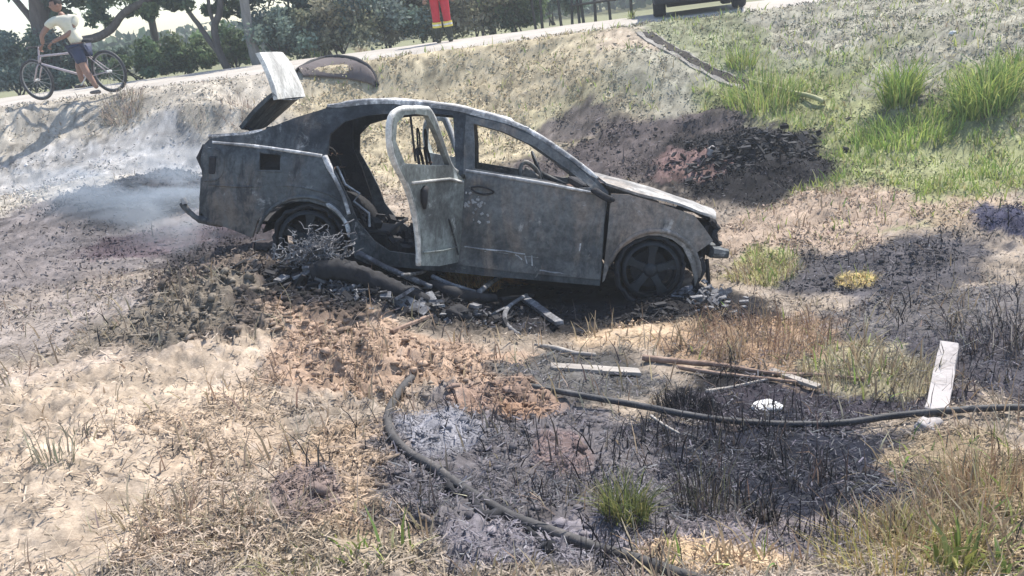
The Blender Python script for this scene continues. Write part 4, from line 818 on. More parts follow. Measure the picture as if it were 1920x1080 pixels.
# drainage channel down the bank
m_wood2 = flat('dusty_concrete', (.30, .28, .25), rough=.95, var=.35, scale=6, bump=.6); m_mud = flat('dark_mud', (.035, .03, .027), rough=.9, var=.4, scale=6, bump=.6)
dc = empty('drainage_channel', at(1300, 115)); srt(dc, 'narrow concrete edged drain running diagonally down the bank from the road', 'drain')
CH = spline([at(*p) for p in [(1212, 62), (1232, 78), (1262, 95), (1310, 122), (1360, 146), (1405, 162)]], 5)
def strip(name, P, off, w0, h0, mat, par, dz=0):
    V = []; Fc = []
    for i, p in enumerate(P):
        t = (P[min(i+1, len(P)-1)]-P[max(i-1, 0)]).normalized(); s = t.cross(Vector((0, 0, 1))).normalized(); j = .02*math.sin(i*1.7)
        for a, b in ((-w0, -.1), (-w0, h0+j*.4), (w0, h0-j*.4), (w0, -.1)):
            q = p+s*(off+a); V.append(Vector((q.x, q.y, gz(q.x, q.y)+b+dz))-par.location)
    for i in range(len(P)-1):
        for k in range(3): a = i*4+k; Fc.append((a, a+1, a+5, a+4))
    mb = MB(); mb.add(V, Fc+[(0, 1, 2, 3), tuple(len(V)-4+q for q in (3, 2, 1, 0))]); return mb.build(name, mat, par)
strip('kerb', CH, .12, .04, .022, m_wood2, dc); strip('kerb', CH, -.11, .018, .012, m_wood2, dc); strip('channel_bed', CH, 0, .085, .02, m_mud, dc)

ground_tube('drain_pipe', [(1405, 160, .01), (1440, 170, .02), (1480, 183, .03), (1520, 193, .03), (1545, 200, .01)], .03, flat('yellowish_pipe', (.34, .34, .18)), 'pale yellowish pipe continuing the drain down into green grass', 'pipe')
# ------------------------------------------------------------------ grass tufts one can point at
def tuft(name, px, py, h, sp, n, cols, label, wd=.008, lean=(.1, .7), group=None):
    lean = (lean[0], min(.97, lean[1]+.15))
    c = at(px, py); a = RNG.uniform(0, 2*PI, n); r = sp*np.sqrt(RNG.random(n)); x = c.x+np.cos(a)*r; y = c.y+np.sin(a)*r*.8
    o = blades(name, x-c.x, y-c.y, RNG.uniform(.35, 1, n)*h, np.full(n, wd), RNG.uniform(*lean, n), mixcol(n, cols), None, z=height(x, y)-c.z-.02, az=a+RNG.normal(0, .9, n), curl=.85); o.location = c
    return srt(o, label, 'grass tuft', group)
TG = 'green grass tufts on the right bank'
tuft('grass_tuft', 1690, 195, .72, .2, 330, GRN[:4], 'tall green tuft left of its neighbour on the right bank', .016, group=TG)
tuft('grass_tuft', 1845, 198, .66, .32, 420, GRN[:4], 'wide bright green tuft near the right edge of the bank', .016, group=TG)
tuft('grass_tuft', 1905, 130, .36, .25, 180, GRN, 'green tuft cut by the right edge above the wide tuft', .014, group=TG)
tuft('grass_tuft', 1390, 125, .45, .2, 160, GRN, 'small green tuft just above the drain', .013, group=TG)
tuft('grass_tuft', 1430, 195, .5, .5, 420, GRN, 'green clump at the lower end of the drain', .013, group=TG)
tuft('grass_tuft', 1700, 262, .35, .6, 500, GRN[:3], 'yellow green clump in front of the tall tuft', .013, group=TG)
tuft('grass_tuft', 1185, 40, .35, .08, 40, GRN, 'wispy tuft beside the wheel of the dark vehicle', .012, group=TG)
tuft('grass_tuft', 1175, 985, .26, .085, 330, [(.22, .24, .08), (.33, .31, .13), (.15, .18, .07)], 'upright olive green tuft right of the thick hose', .005, (.05, .6))
tuft('burnt_tuft', 1290, 775, .19, .16, 420, BRN[:2], 'black burnt tuft behind the thin hose', .005, (.1, .8))
tuft('burnt_tuft', 1330, 960, .30, .14, 150, BRN+[(.2, .2, .12)], 'tall sparse charred stems right of the olive tuft', .004, (.05, .5))
tuft('burnt_tuft', 1430, 980, .12, .06, 90, BRN, 'short stubby charred clump on pink ash', .008, (.05, .4))
tuft('dry_tuft', 105, 880, .22, .09, 45, [(.28, .27, .2), (.36, .33, .25)], 'sparse grey weed on the pale sand at left', .006, (.05, .6))
tuft('dry_tuft', 150, 830, .14, .05, 20, [(.22, .2, .16)], 'thin dark weed behind the sparse grey weed', .006, (.05, .6))
tuft('dry_tuft', 330, 1010, .16, .30, 420, DRY, 'flattened straw clump at lower left', .004, (.5, .98))
tuft('dry_tuft', 470, 1010, .16, .22, 320, DRY[:3], 'pale straw clump left of the burnt twigs', .004, (.5, .98))
tuft('dry_tuft', 545, 1085, .12, .10, 160, GRN[3:]+DRY, 'small yellow green sprig at the bottom edge', .004)
tuft('dry_tuft', 888, 535, .20, .2, 520, [(.68, .40, .14), (.75, .52, .24), (.5, .26, .09)], 'orange heat dried straw under the open door, coloured as if sunlit', .006, (.2, .95))  # straw colours raised to stand in for sunlight under the sill
tuft('dry_tuft', 1430, 640, .34, .45, 500, [(.27, .18, .12), (.36, .26, .16), (.18, .12, .1)], 'rust brown tall dry grass right of the front wheel', .004, (.1, .75))
tuft('dry_tuft', 1640, 720, .24, .35, 420, [(.36, .32, .2), (.45, .38, .25), (.2, .17, .12)], 'olive straw clump left of the pale board', .004, (.1, .8))
tuft('dry_tuft', 1435, 520, .2, .3, 420, DRY+GRN[3:], 'yellowish grass right of the bumper beam', .008, (.2, .9))
tuft('dry_tuft', 1612, 530, .12, .15, 200, DRY[:3], 'round yellow straw patch in the grey ash', .008, (.4, .95))
tuft('dry_tuft', 1890, 640, .45, .35, 260, BRN+[(.3, .28, .26)], 'long charred stalks leaning at the right edge', .005, (.3, .95))
tuft('dry_tuft', 1860, 930, .34, .28, 620, [(.38, .28, .17), (.46, .36, .22), (.28, .18, .11), (.36, .33, .18)], 'rusty dry grass at the right edge below the hose', .004, (.1, .9))
tuft('dry_tuft', 1700, 1060, .24, .28, 520, [(.42, .3, .14), (.36, .34, .12), (.52, .42, .22)], 'yellow brown grass at the lower right', .004, (.1, .9))
tuft('leafy_plant', 1790, 1075, .26, .07, 26, [(.26, .30, .08), (.42, .42, .16), (.18, .24, .08)], 'broad bladed green plant in the lower right straw', .022, (.1, .6))
tuft('leafy_plant', 1885, 1085, .18, .05, 16, [(.30, .34, .12), (.18, .24, .08)], 'smaller broad bladed plant in the corner', .02, (.1, .6))
tuft('dry_tuft', 230, 205, .3, .35, 300, [(.36, .3, .24), (.45, .38, .3)], 'dusty tuft on the bank below the bicycle', .012, (.3, .9))
tuft('dry_tuft', 450, 215, .32, .3, 130, [(.24, .18, .15), (.36, .28, .22)], 'scorched twiggy weed left of the boot lid', .007, (.2, .7))
tuft('dry_tuft', 375, 235, .4, .2, 40, [(.4, .36, .3)], 'thin bare stalks on the sandy bank', .007, (.05, .5))
tuft('dry_tuft', 340, 130, .35, .25, 90, [(.5, .5, .4), (.4, .42, .3)], 'pale weed on the road edge by the forked tree', .01, (.3, .8))
tuft('dry_tuft', 680, 100, .3, .12, 60, DRY, 'little weed on the crest behind the bumper cover', .01, (.1, .7))
tuft('dry_tuft', 600, 108, .3, .2, 70, DRY+GRN, 'weed on the crest left of the little weed', .01, (.1, .7))

# ------------------------------------------------------------------ trees, shrubs
m_bark = noise_mat('grey_bark', [(.3, (.07, .06, .055)), (.7, (.19, .17, .16))], scale=5, rough=.9, bump=.8, stretch=(3, 3, .6), bdist=.03)
m_palebark = noise_mat('pale_bark', [(.3, (.16, .15, .14)), (.7, (.36, .34, .31))], scale=4, rough=.9, bump=.6, stretch=(3, 3, .6), bdist=.03)
leaf_m = tint_mat('leaves', rough=.55, nscale=1.5, lo=.75, hi=1.25, translucent=.35)
def leafcloud(name, clusters, n, size, cols, parent, origin):
    """clusters: list of (centre, (rx,ry,rz)); real leaf faces scattered through each clump, denser at its shell"""
    P = []; per = max(1, n//len(clusters))
    for c, r in clusters:
        q = RNG.normal(0, 1, (per, 3)); q /= np.linalg.norm(q, axis=1)[:, None]; rad = RNG.random(per)**.45
        P.append(np.array(c)+q*rad[:, None]*np.array(r)*RNG.uniform(.8, 1.2, (per, 1)))
    P = np.concatenate(P)-np.array(origin); m = len(P); a = RNG.normal(0, 1, (m, 3)); a /= np.linalg.norm(a, axis=1)[:, None]
    b = np.cross(a, RNG.normal(0, 1, (m, 3))); b /= np.linalg.norm(b, axis=1)[:, None]; s = size*RNG.uniform(.5, 1.3, (m, 1))
    V = np.stack([P-a*s, P+b*s*.5, P+a*s, P-b*s*.5], 1).reshape(-1, 3); Fc = np.arange(m)[:, None]*4+np.array([[0, 1, 2, 3]])
    cl = mixcol(len(clusters), cols, .35); c_ = np.repeat(cl, per, 0)*.7+mixcol(m, cols, .3)*.3
    return mesh_np(name, V, Fc, leaf_m, parent, col=np.repeat(c_, 4, 0))
DK = [(.07, .115, .08), (.10, .15, .10), (.06, .095, .085)]; MD = [(.15, .21, .11), (.19, .25, .13), (.11, .17, .09)]
def rnd_clusters(c, R, k, rc, seed):
    rr = random.Random(seed); out = []
    for i in range(k):
        a = rr.uniform(0, 2*PI); e = rr.uniform(-.5, 1); q = rr.random()**.5
        out.append(((c[0]+R[0]*q*math.cos(a), c[1]+R[1]*q*math.sin(a), c[2]+R[2]*e*.9), (rc*rr.uniform(.6, 1.3), rc*rr.uniform(.6, 1.3), rc*rr.uniform(.45, .9))))
    return out
def tree(name, base, trunks, crowns, n, size, cols, bark, label, seed, group='trees lining the far side of the road'):
    t = empty(name, base, label=label, cat='tree', group=group)
    for i, (P, r) in enumerate(trunks):
        W = spline([Vector(p)-Vector(base) for p in P], 5); R = [r[0]+(r[1]-r[0])*k/(len(W)-1) for k in range(len(W))]
        MB().tube(W, R, n=9, jitter=.06).build('trunk' if i == 0 else 'limb', bark, t, sm=True)
    cl = []
    for c, R, k, rc in crowns: cl += rnd_clusters(c, R, k, rc, seed); seed += 1
    leafcloud('crown', cl, n, size, cols, t, base); return t
def Y(px, py, y): return tuple(on_y(px, py, y))
def base_at(px, y): 
    d = ray(px, 100); X = C0[0]+d[0]*y; return (X, y, ROADZ-.1)
b = base_at(97, 20.5); tree('roadside_tree', b, [([b, Y(84, 70, 20.5), Y(72, 0, 20.5), Y(55, -120, 20.5)], (.24, .19)), ([Y(86, 80, 20.4), Y(120, 78, 20.4), Y(175, 72, 20.3), Y(208, 55, 20.3), Y(232, 25, 20.2), Y(275, 0, 20.2), Y(330, -30, 20.)], (.10, .07)), ([Y(80, 60, 20.5), Y(30, 0, 20.6), Y(-20, -60, 20.8)], (.09, .04))],
    [(Y(40, -60, 20.6), (2.2, 1.2, .9), 26, .38), (Y(230, -40, 20.2), (1.6, 1, .8), 26, .32), (Y(170, 20, 20.6), (.9, .7, .35), 10, .22), (Y(30, 90, 21.5), (1.0, .6, .5), 12, .3)], 9000, .075, DK+MD[:1], m_bark, 'thick trunked tree behind the cyclist with one long low limb', 1)
b = base_at(422, 20); tree('roadside_tree', b, [([b, Y(410, 95, 20), Y(402, 50, 20), Y(412, 20, 20), Y(415, -60, 20)], (.09, .06)), ([Y(412, 100, 20), Y(395, 80, 20), Y(375, 50, 20), Y(350, 15, 20), Y(330, -40, 20)], (.07, .04)), ([Y(404, 48, 20), Y(393, 20, 20), Y(388, -30, 20)], (.05, .03))],
    [(Y(380, -50, 20), (1.5, 1, .7), 22, .3), (Y(340, 10, 20.4), (.8, .6, .3), 9, .2), (Y(430, 15, 20.4), (.5, .4, .3), 6, .18)], 6000, .07, DK+MD, m_bark, 'slender forked tree left of the pale trunk', 5)
b = base_at(480, 19.3); tree('roadside_tree', b, [([b, Y(472, 80, 19.3), Y(462, 30, 19.3), Y(452, -40, 19.3), Y(440, -160, 19.3)], (.13, .07))],
    [(Y(430, -170, 19.3), (1.4, 1.2, .9), 18, .35)], 3000, .08, MD, m_palebark, 'straight pale grey trunk leaning slightly beside the boot lid', 8)
b = base_at(610, 20.5); tree('roadside_tree', b, [([b, Y(590, 60, 20.5), Y(575, 20, 20.5), Y(570, -60, 20.5)], (.16, .12)), ([Y(590, 60, 20.5), Y(630, 20, 20.5), Y(660, -30, 20.5)], (.08, .05))],
    [(Y(590, -30, 20.5), (2.0, 1.1, .8), 34, .36), (Y(560, 40, 20.4), (.9, .5, .4), 14, .25), (Y(720, 5, 20.8), (.9, .6, .4), 12, .25)], 12000, .075, DK, m_bark, 'dense dark tree right of the pale trunk with foliage hanging low', 12)
b = base_at(300, 23); tree('roadside_tree', b, [([b, Y(285, 40, 23), Y(280, -60, 23)], (.10, .07))], [(Y(285, -10, 23), (1.1, .8, .7), 18, .28), (Y(240, 30, 23), (.5, .4, .3), 6, .2)], 4500, .07, DK+MD, m_bark, 'thin tree with loose leaves between the limb and the forked tree', 20)
b = base_at(800, 24); tree('roadside_tree', b, [([b, Y(775, -60, 24)], (.09, .06))], [(Y(760, -5, 24), (1.6, .8, .4), 22, .28)], 5000, .075, DK+MD, m_bark, 'low dark tree left of the firefighter', 25)
b = base_at(930, 22); tree('roadside_tree', b, [([b, Y(905, -60, 22)], (.08, .05))], [(Y(900, -8, 22), (1.3, .7, .3), 18, .26)], 5000, .07, DK+MD, m_bark, 'leafy tree right behind the firefighter', 28)
SH = 'bushes along the far road edge'
def shrub(px, y, rx, rz, k, n, cols, label, size=.06, seed=1, zc=None):
    b = base_at(px, y); c = (b[0], b[1], ROADZ+rz*.5); s = empty('shrub', b, label=label, cat='bush', group=SH)
    leafcloud('foliage', rnd_clusters(c, (rx, .5, rz*.7), k, rz*.42, seed), n, size, cols, s, b)
    mb = MB(); rr = random.Random(seed)
    for j in range(5): mb.tube([Vector((rr.uniform(-.1, .1), 0, 0)), Vector((rr.uniform(-rx*.6, rx*.6), rr.uniform(-.2, .2), rz*.9))], [.02, .008], n=5)
    mb.build('stems', m_bark, s); s.children[-1]['kind'] = 'stuff'; return s
OL = [(.26, .27, .18), (.31, .30, .21), (.21, .23, .15)]; BG = [(.19, .25, .21), (.24, .29, .24), (.15, .21, .18)]
for i, (px, y, rx, rz, cols, lab) in enumerate([(20, 20, 1.2, .95, BG, 'blue green bush at the left edge behind the front wheel of the bicycle'), (150, 21, 1.0, .55, BG, 'low bush behind the middle of the bicycle'), (255, 20.5, 1.1, .5, MD, 'low green bush right of the bicycle'), (345, 21, 1.0, .6, MD, 'green bush left of the forked tree'),
    (440, 21.5, .9, .65, MD, 'green bush between the forked tree and pale trunk'), (530, 19.6, .8, .8, BG, 'bluish bush behind the raised boot lid'), (640, 19.8, 1.1, .95, OL, 'olive bush behind the bumper cover'), (735, 20, 1.0, 1.0, BG, 'bluish bush left of the firefighter'),
    (820, 20.5, .9, 1.0, OL, 'olive bush directly behind the firefighter'), (905, 20.2, .9, .95, OL, 'olive bush right of the firefighter'), (975, 20.5, .7, .8, MD, 'green bush left of the leaning fence'), (1040, 23, .8, .6, BG, 'low bush behind the left end of the fence')]):
    shrub(px, y, rx, rz, 20, 4200, cols, lab, seed=40+i)
# low far woodland closing the view
x = RNG.uniform(-60, 60, 26000); yv = RNG.uniform(48, 62, 26000); top = 1.7+.9*fbm(x, yv, .12, 3); P = np.c_[x, yv, .3+RNG.random(26000)**.7*top*1.25]
a = RNG.normal(0, 1, P.shape); a /= np.linalg.norm(a, axis=1)[:, None]; bb = np.cross(a, RNG.normal(0, 1, P.shape)); bb /= np.linalg.norm(bb, axis=1)[:, None]
V = np.stack([P-a*.28, P+bb*.2, P+a*.28, P-bb*.2], 1).reshape(-1, 3)
o = mesh_np('distant_woodland', V, np.arange(26000)[:, None]*4+np.array([[0, 1, 2, 3]]), leaf_m, col=np.repeat(mixcol(26000, [(.10, .14, .09), (.08, .12, .08)]), 4, 0)); srt(o, 'low distant line of green woodland behind the road', 'trees', kind='stuff')
# fence with leaning posts
fn = empty('fence', base_at(1130, 20)); srt(fn, 'rickety fence of dark posts and pale slanted slats left of the dark vehicle', 'fence')
m_post = flat('dark_fence_wood', (.06, .055, .05)); fo = Vector(fn.location)
for px, lean in [(1010, 6), (1022, -3), (1058, 4), (1078, -8), (1092, 2), (1100, 6), (1122, -4), (1150, 3), (1190, 0)]:
    MB().tube([Vector(base_at(px, 20))-fo, Vector(base_at(px-lean, 20.05))-fo+Vector((0, 0, 1.35))], [.035, .025], n=6, jitter=.1).build('post', m_post, fn)
for z in (.45, .78, 1.12): MB().tube([Vector(base_at(1080, 20))-fo+Vector((0, -.04, z)), Vector(base_at(1215, 20))-fo+Vector((0, -.04, z+.02))], .028, n=5).build('rail', m_post, fn)
for k in range(15):
    p = Vector(base_at(1102+k*7.2, 19.93))-fo; MB().box(p+Vector((0, 0, .95)), (.035, .015, .27), Matrix.Rotation(.5, 3, 'Y')).build('slat', m_conc, fn)

# ------------------------------------------------------------------ dark vehicle on the road
vx = on_z(1283, 34, .915); veh = empty('parked_pickup', (vx[0]+.50, 15.45, .92), (0, 0, math.radians(-11))); srt(veh, 'dark pickup parked on the road above the bank, only its underside in view', 'pickup')
m_vp = flat('dark_blue_grey_paint', (.035, .042, .055), rough=.4, var=.15); m_gl = flat('dark_glass', (.02, .025, .03), rough=.1)
def loft_box(name, secs, mat, par, bevel=.03):
    mb = MB(); V = []
    for y, hw, z0, z1, tw in secs: V += [(-hw, y, z0), (hw, y, z0), (hw, y, (z0+z1)/2), (tw, y, z1), (-tw, y, z1), (-hw, y, (z0+z1)/2)]
    n = len(secs); Fc = [(i*6+k, i*6+(k+1) % 6, (i+1)*6+(k+1) % 6, (i+1)*6+k) for i in range(n-1) for k in range(6)]+[(5, 4, 3, 2, 1, 0), tuple((n-1)*6+k for k in range(6))]
    mb.add(V, Fc); return mb.build(name, mat, par, bevel=bevel)
loft_box('body', [(0, .74, .26, .98, .72), (.05, .78, .22, 1.0, .74), (1.8, .79, .22, 1.02, .76), (3.6, .79, .22, 1.0, .76), (4.6, .74, .26, .92, .68)], m_vp, veh)
loft_box('cab', [(1.75, .76, .98, 1.6, .62), (2.0, .78, .98, 1.68, .64), (3.0, .78, .98, 1.68, .64), (3.6, .76, .98, 1.05, .70)], m_vp, veh)
MB().box((0, 1.84, 1.33), (1.1, .02, .34), Matrix.Rotation(math.radians(-15), 3, 'X')).build('rear_window', m_gl, veh)
MB().box((0, -.10, .30), (1.50, .14, .16)).build('bumper', m_black, veh, bevel=.02)
for sg in (-1, 1):
    MB().box((sg*.76, -.012, .78), (.12, .04, .3)).build('tail_light', flat('tail_lens', (.25, .02, .02), rough=.2), veh, bevel=.008)
    for yw in (.75, 3.7):
        wv = empty('wheel', (sg*.68, yw, .33)); wv.parent = veh
        mb = MB(); mb.lathe([(.2, -.11), (.31, -.11), (.335, -.07), (.335, .07), (.31, .11), (.2, .11)], 'x', n=28); mb.build('tyre', m_tyre, wv, sm=True)
        mb = MB(); mb.lathe([(0, sg*.09), (.12, sg*.08), (.2, sg*.10), (.2, sg*-.1), (0, sg*-.1)], 'x', n=20); mb.build('rim', m_rim, wv, sm=True)
MB().box((0, 2.3, .20), (1.1, 3.9, .1)).build('chassis', m_black, veh)

# ------------------------------------------------------------------ people
def skin(name, J, E, mat, parent, root=0, sub=2):
    keys = list(J); me = bpy.data.meshes.new(name); me.from_pydata([J[k][:3] for k in keys], [(keys.index(a), keys.index(b)) for a, b in E], [])
    o = link(name, me, mat, parent); s = o.modifiers.new('skin', 'SKIN')
    for i, k in enumerate(keys):
        r = J[k][3]; rr = (r, J[k][4]) if len(J[k]) > 4 else (r, r); me.skin_vertices[0].data[i].radius = rr; me.skin_vertices[0].data[i].use_root = (i == root)
    s.use_smooth_shade = True; s.branch_smoothing = .6
    b = o.modifiers.new('sub', 'SUBSURF'); b.levels = sub; b.render_levels = sub; return o
m_skin = flat('brown_skin', (.32, .19, .14), rough=.55, var=.08); m_hair = flat('black_hair', (.02, .018, .016), rough=.7)
def head(c, par, face=-1, hair=True, tilt=0):
    """face: direction the face looks along x"""
    bm = bmesh.new(); bmesh.ops.create_uvsphere(bm, u_segments=20, v_segments=16, radius=1)
    for v in bm.verts:
        p = v.co.copy(); f_ = p.x*face; j = 1-.18*max(0, -p.z)
        v.co = Vector((p.x*.098*(1-.1*max(0, -p.z)), p.y*.075*j, p.z*.118))
        if f_ > .8 and -.3 < p.z < .1 and abs(p.y) < .25: v.co.x += face*.018
        if f_ > .6 and .05 < p.z < .3 and .2 < abs(p.y) < .6: v.co.x -= face*.008
        if f_ > .6 and -.75 < p.z < -.5: v.co.x += face*.008
    me = bpy.data.meshes.new('head'); bm.to_mesh(me); bm.free(); smooth(me); o = link('head', me, m_skin, par); o.location = c; o.rotation_euler = (0, tilt, 0)
    for s in (-1, 1):
        e = MB(); e.lathe([(0, -.01), (.02, -.008), (.03, .0), (.02, .008), (0, .01)], 'y', (0, 0, 0), 12); q = e.build('ear', m_skin, o, sm=True); q.location = (-.005*face, s*.075, -.005)
        MB().box((face*.088, s*.028, .016), (.012, .02, .010)).build('eye', m_hair, o, bevel=.003)
    MB().box((face*.092, 0, -.055), (.010, .045, .008)).build('mouth', flat('lips', (.22, .09, .08)), o, bevel=.002)
    if hair:
        bm = bmesh.new(); bmesh.ops.create_uvsphere(bm, u_segments=18, v_segments=12, radius=1)
        bmesh.ops.delete(bm, geom=[v for v in bm.verts if v.co.z < -.25 or (v.co.x*face > .45 and v.co.z < .45)], context='VERTS')
        for v in bm.verts: v.co = Vector((v.co.x*.106, v.co.y*.083, v.co.z*.126+.004))
        me = bpy.data.meshes.new('hair'); bm.to_mesh(me); bm.free(); smooth(me); link('hair', me, m_hair, o)
    return o
def hand(w_, d, par, mat, curl=.5, side_=1):
    w_ = Vector(w_); d = Vector(d).normalized(); s = d.cross(Vector((0, 0, 1))); s = s.normalized() if s.length > .1 else Vector((0, 1, 0)); n = s.cross(d)
    J = {'w': (*w_, .024), 'p': (*(w_+d*.05), .032, .018), 'k': (*(w_+d*.085), .034, .016)}; E = [('w', 'p'), ('p', 'k')]
    for i, (o_, l) in enumerate([(-.030, .068), (-.010, .078), (.010, .073), (.029, .058)]):
        a = w_+d*.092+s*o_; b = a+(d*math.cos(curl)-n*math.sin(curl))*l*.5; c = b+(d*math.cos(curl*2.2)-n*math.sin(curl*2.2))*l*.5
        J['a%d' % i] = (*a, .0095); J['b%d' % i] = (*b, .0088); J['c%d' % i] = (*c, .007); E += [('k', 'a%d' % i), ('a%d' % i, 'b%d' % i), ('b%d' % i, 'c%d' % i)]
    a = w_+d*.03+s*(-.035*side_); b = a+d*.035-s*.02*side_; J['t0'] = (*a, .012); J['t1'] = (*b, .010); J['t2'] = (*(b+d*.028-n*.012), .008); E += [('p', 't0'), ('t0', 't1'), ('t1', 't2')]
    return skin('hand', J, E, mat, par, sub=1)
def person_parts(par, P, top_mat, leg_mat, shoe_mat, sleeve_mat, short=False, skinm=m_skin, sc=1.0):
    g_ = lambda k, r, *a: (*P[k], r*sc, *[q*sc for q in a]); lerp = lambda a, b, t: tuple(Vector(P[a]).lerp(Vector(P[b]), t))
    # one continuous body
    J = {'hip': g_('hip', .125, .095), 'waist': g_('waist', .115, .085), 'chest': g_('chest', .115, .08), 'neck0': g_('neck0', .06), 'neck': g_('neck', .05)}
    E = [('hip', 'waist'), ('waist', 'chest'), ('chest', 'neck0'), ('neck0', 'neck')]
    for s in 'lr':
        J['sh'+s] = g_('sh'+s, .055); J['el'+s] = g_('el'+s, .038); J['wr'+s] = g_('wr'+s, .027); E += [('chest', 'sh'+s), ('sh'+s, 'el'+s), ('el'+s, 'wr'+s)]
        J['th'+s] = (*lerp('hp'+s, 'kn'+s, .12), .085*sc); J['kn'+s] = g_('kn'+s, .055); J['cf'+s] = (*lerp('kn'+s, 'an'+s, .3), .055*sc); J['an'+s] = g_('an'+s, .036); E += [('hip', 'th'+s), ('th'+s, 'kn'+s), ('kn'+s, 'cf'+s), ('cf'+s, 'an'+s)]
    skin('body', J, E, skinm, par)
    # clothing as slightly larger shells
    JT = {'b': (*Vector(P['hip']).lerp(Vector(P['waist']), .15), .15*sc, .115*sc), 'w': (*P['waist'], .14*sc, .108*sc), 'c': (*P['chest'], .155*sc, .112*sc), 'm': (*Vector(P['neck0']).lerp(Vector(P['chest']), .45), .125*sc, .10*sc), 'n': (*Vector(P['neck0']).lerp(Vector(P['chest']), .05), .075*sc)}; ET = [('b', 'w'), ('w', 'c'), ('c', 'm'), ('m', 'n')]
    for s in 'lr':
        JT['s'+s] = (*P['sh'+s], .088*sc); k = .55 if short else .97
        JT['e'+s] = (*lerp('sh'+s, 'el'+s, k if short else 1.0), .062*sc); ET += [('m', 's'+s), ('s'+s, 'e'+s)]
        if not short: JT['f'+s] = (*lerp('el'+s, 'wr'+s, .97), .043*sc); ET.append(('e'+s, 'f'+s))
    skin('shirt' if short else 'jacket', JT, ET, top_mat, par)
    JL = {'h': (*P['hip'], .148*sc, .115*sc)}; EL = []
    for s in 'lr':
        JL['t'+s] = (*lerp('hp'+s, 'kn'+s, .15), .105*sc); JL['m'+s] = (*lerp('hp'+s, 'kn'+s, .85 if short else 1.), .088*sc if short else .078*sc); EL += [('h', 't'+s), ('t'+s, 'm'+s)]
        if not short: JL['a'+s] = (*lerp('kn'+s, 'an'+s, .5), .075*sc); EL.append(('m'+s, 'a'+s))
    skin('shorts' if short else 'trousers', JL, EL, leg_mat, par)
def shoe(p, d, mat, par, name='shoe', tall=.0, sc=1.):
    p = Vector(p); d = Vector(d).normalized(); J = {'h': (*(p-d*.05), .042*sc), 'm': (*(p+d*.06), .042*sc, .034*sc), 't': (*(p+d*.15), .036*sc, .026*sc)}; E = [('h', 'm'), ('m', 't')]
    if tall: J['u'] = (*(p-d*.03+Vector((0, 0, tall))), .074*sc); E.append(('h', 'u'))
    return skin(name, J, E, mat, par, sub=1)
m_shirt = noise_mat('white_yellow_shirt', [(.35, (.62, .60, .52)), (.5, (.74, .70, .55)), (.65, (.60, .55, .32))], scale=3.2, rough=.85, bump=.2, finew=.1)
m_navy = flat('navy_shorts', (.045, .055, .10)); m_shoe = flat('worn_shoe', (.16, .14, .13)); m_red = flat('red_uniform', (.50, .03, .045), var=.18, scale=4); m_yel = flat('yellow_band', (.75, .62, .12)); m_sil = flat('silver_band', (.7, .7, .68)); m_alu = flat('dull_aluminium', (.28, .28, .28)); m_boot = flat('dark_boot', (.05, .055, .04))
# bicycle: rear wheel at P2, front wheel at P1
P1, P2 = Vector(on_z(82, 188, .90)), Vector(on_z(216, 172, .91)); P1.z = P2.z = 0; d_ = (P1-P2); wb = d_.length; bik = empty('bicycle'); ang = math.atan2(d_.y, d_.x)
bik.location = (P2.x, P2.y, .90); bik.rotation_euler = (math.radians(-4), 0, ang); srt(bik, 'pale framed bicycle standing on the road at the left edge beside its rider', 'bicycle')
m_frame = flat('pale_pink_frame', (.48, .42, .44), rough=.4, var=.08); WR_ = .325
for nm, cx in (('wheel', 0), ('wheel', wb)):
    wv = empty(nm, (cx, 0, WR_)); wv.parent = bik
    for nm2, rr_, tr, mt in (('tyre', WR_-.022, .022, m_hose2), ('rim', WR_-.05, .010, m_alu)):
        MB().tube([(rr_*math.cos(2*PI*k/40), 0, rr_*math.sin(2*PI*k/40)) for k in range(41)], tr, n=7, cap=False).build(nm2, mt, wv, sm=True)
    for k in range(18): a = 2*PI*k/18; MB().tube([(0, .02*(-1)**k, 0), ((WR_-.05)*math.cos(a), 0, (WR_-.05)*math.sin(a))], .0028, n=3).build('spoke', m_alu, wv)
    MB().tube([(0, -.05, 0), (0, .05, 0)], .02).build('hub', m_sil, wv)
BB = (.42, 0, .28); ST = (.32, 0, .66); HT = (wb-.20, 0, .68); HB = (wb-.16, 0, .57); RA = (0, 0, WR_); FA = (wb, 0, WR_)
mb = MB()
for a, c, r_ in ((BB, ST, .016), (ST, HT, .016), (BB, HB, .019), (HT, HB, .022)): mb.tube([a, c], r_, n=8)
for sy in (-.045, .045):
    mb.tube([(RA[0], sy, RA[2]), (BB[0], sy*.5, BB[2])], .010, n=6); mb.tube([(RA[0], sy, RA[2]), (ST[0], sy*.4, ST[2]-.04)], .008, n=6)
mb.build('frame', m_frame, bik, sm=True)
mb = MB()
for sy in (-.05, .05): mb.tube([(HB[0], sy*.6, HB[2]-.01), (HB[0]+.03, sy, HB[2]-.05), (FA[0], sy, FA[2])], .012, n=6)
mb.tube([HB, (HT[0]-.04, 0, HT[2]+.14)], .013, n=6); mb.build('fork', m_frame, bik, sm=True)
MB().tube(spline([(HT[0]-.12, .30, HT[2]+.13), (HT[0]-.02, .2, HT[2]+.16), (HT[0]-.03, 0, HT[2]+.14), (HT[0]-.02, -.2, HT[2]+.16), (HT[0]-.12, -.30, HT[2]+.13)], 4), .013, n=7).build('handlebar', m_black, bik, sm=True)
sd_ = empty('saddle', (ST[0]-.03, 0, ST[2]+.15)); sd_.parent = bik
mb = MB(); mb.tube([(-.12, 0, .01), (0, 0, .015), (.14, 0, 0)], [.075, .06, .02], n=10, flat=.4); mb.build('seat_cover', m_black, sd_, sm=True); MB().tube([(.03, 0, -.17), (0, 0, 0)], .012).build('seat_post', m_sil, sd_)
cr_ = empty('crankset', BB); cr_.parent = bik
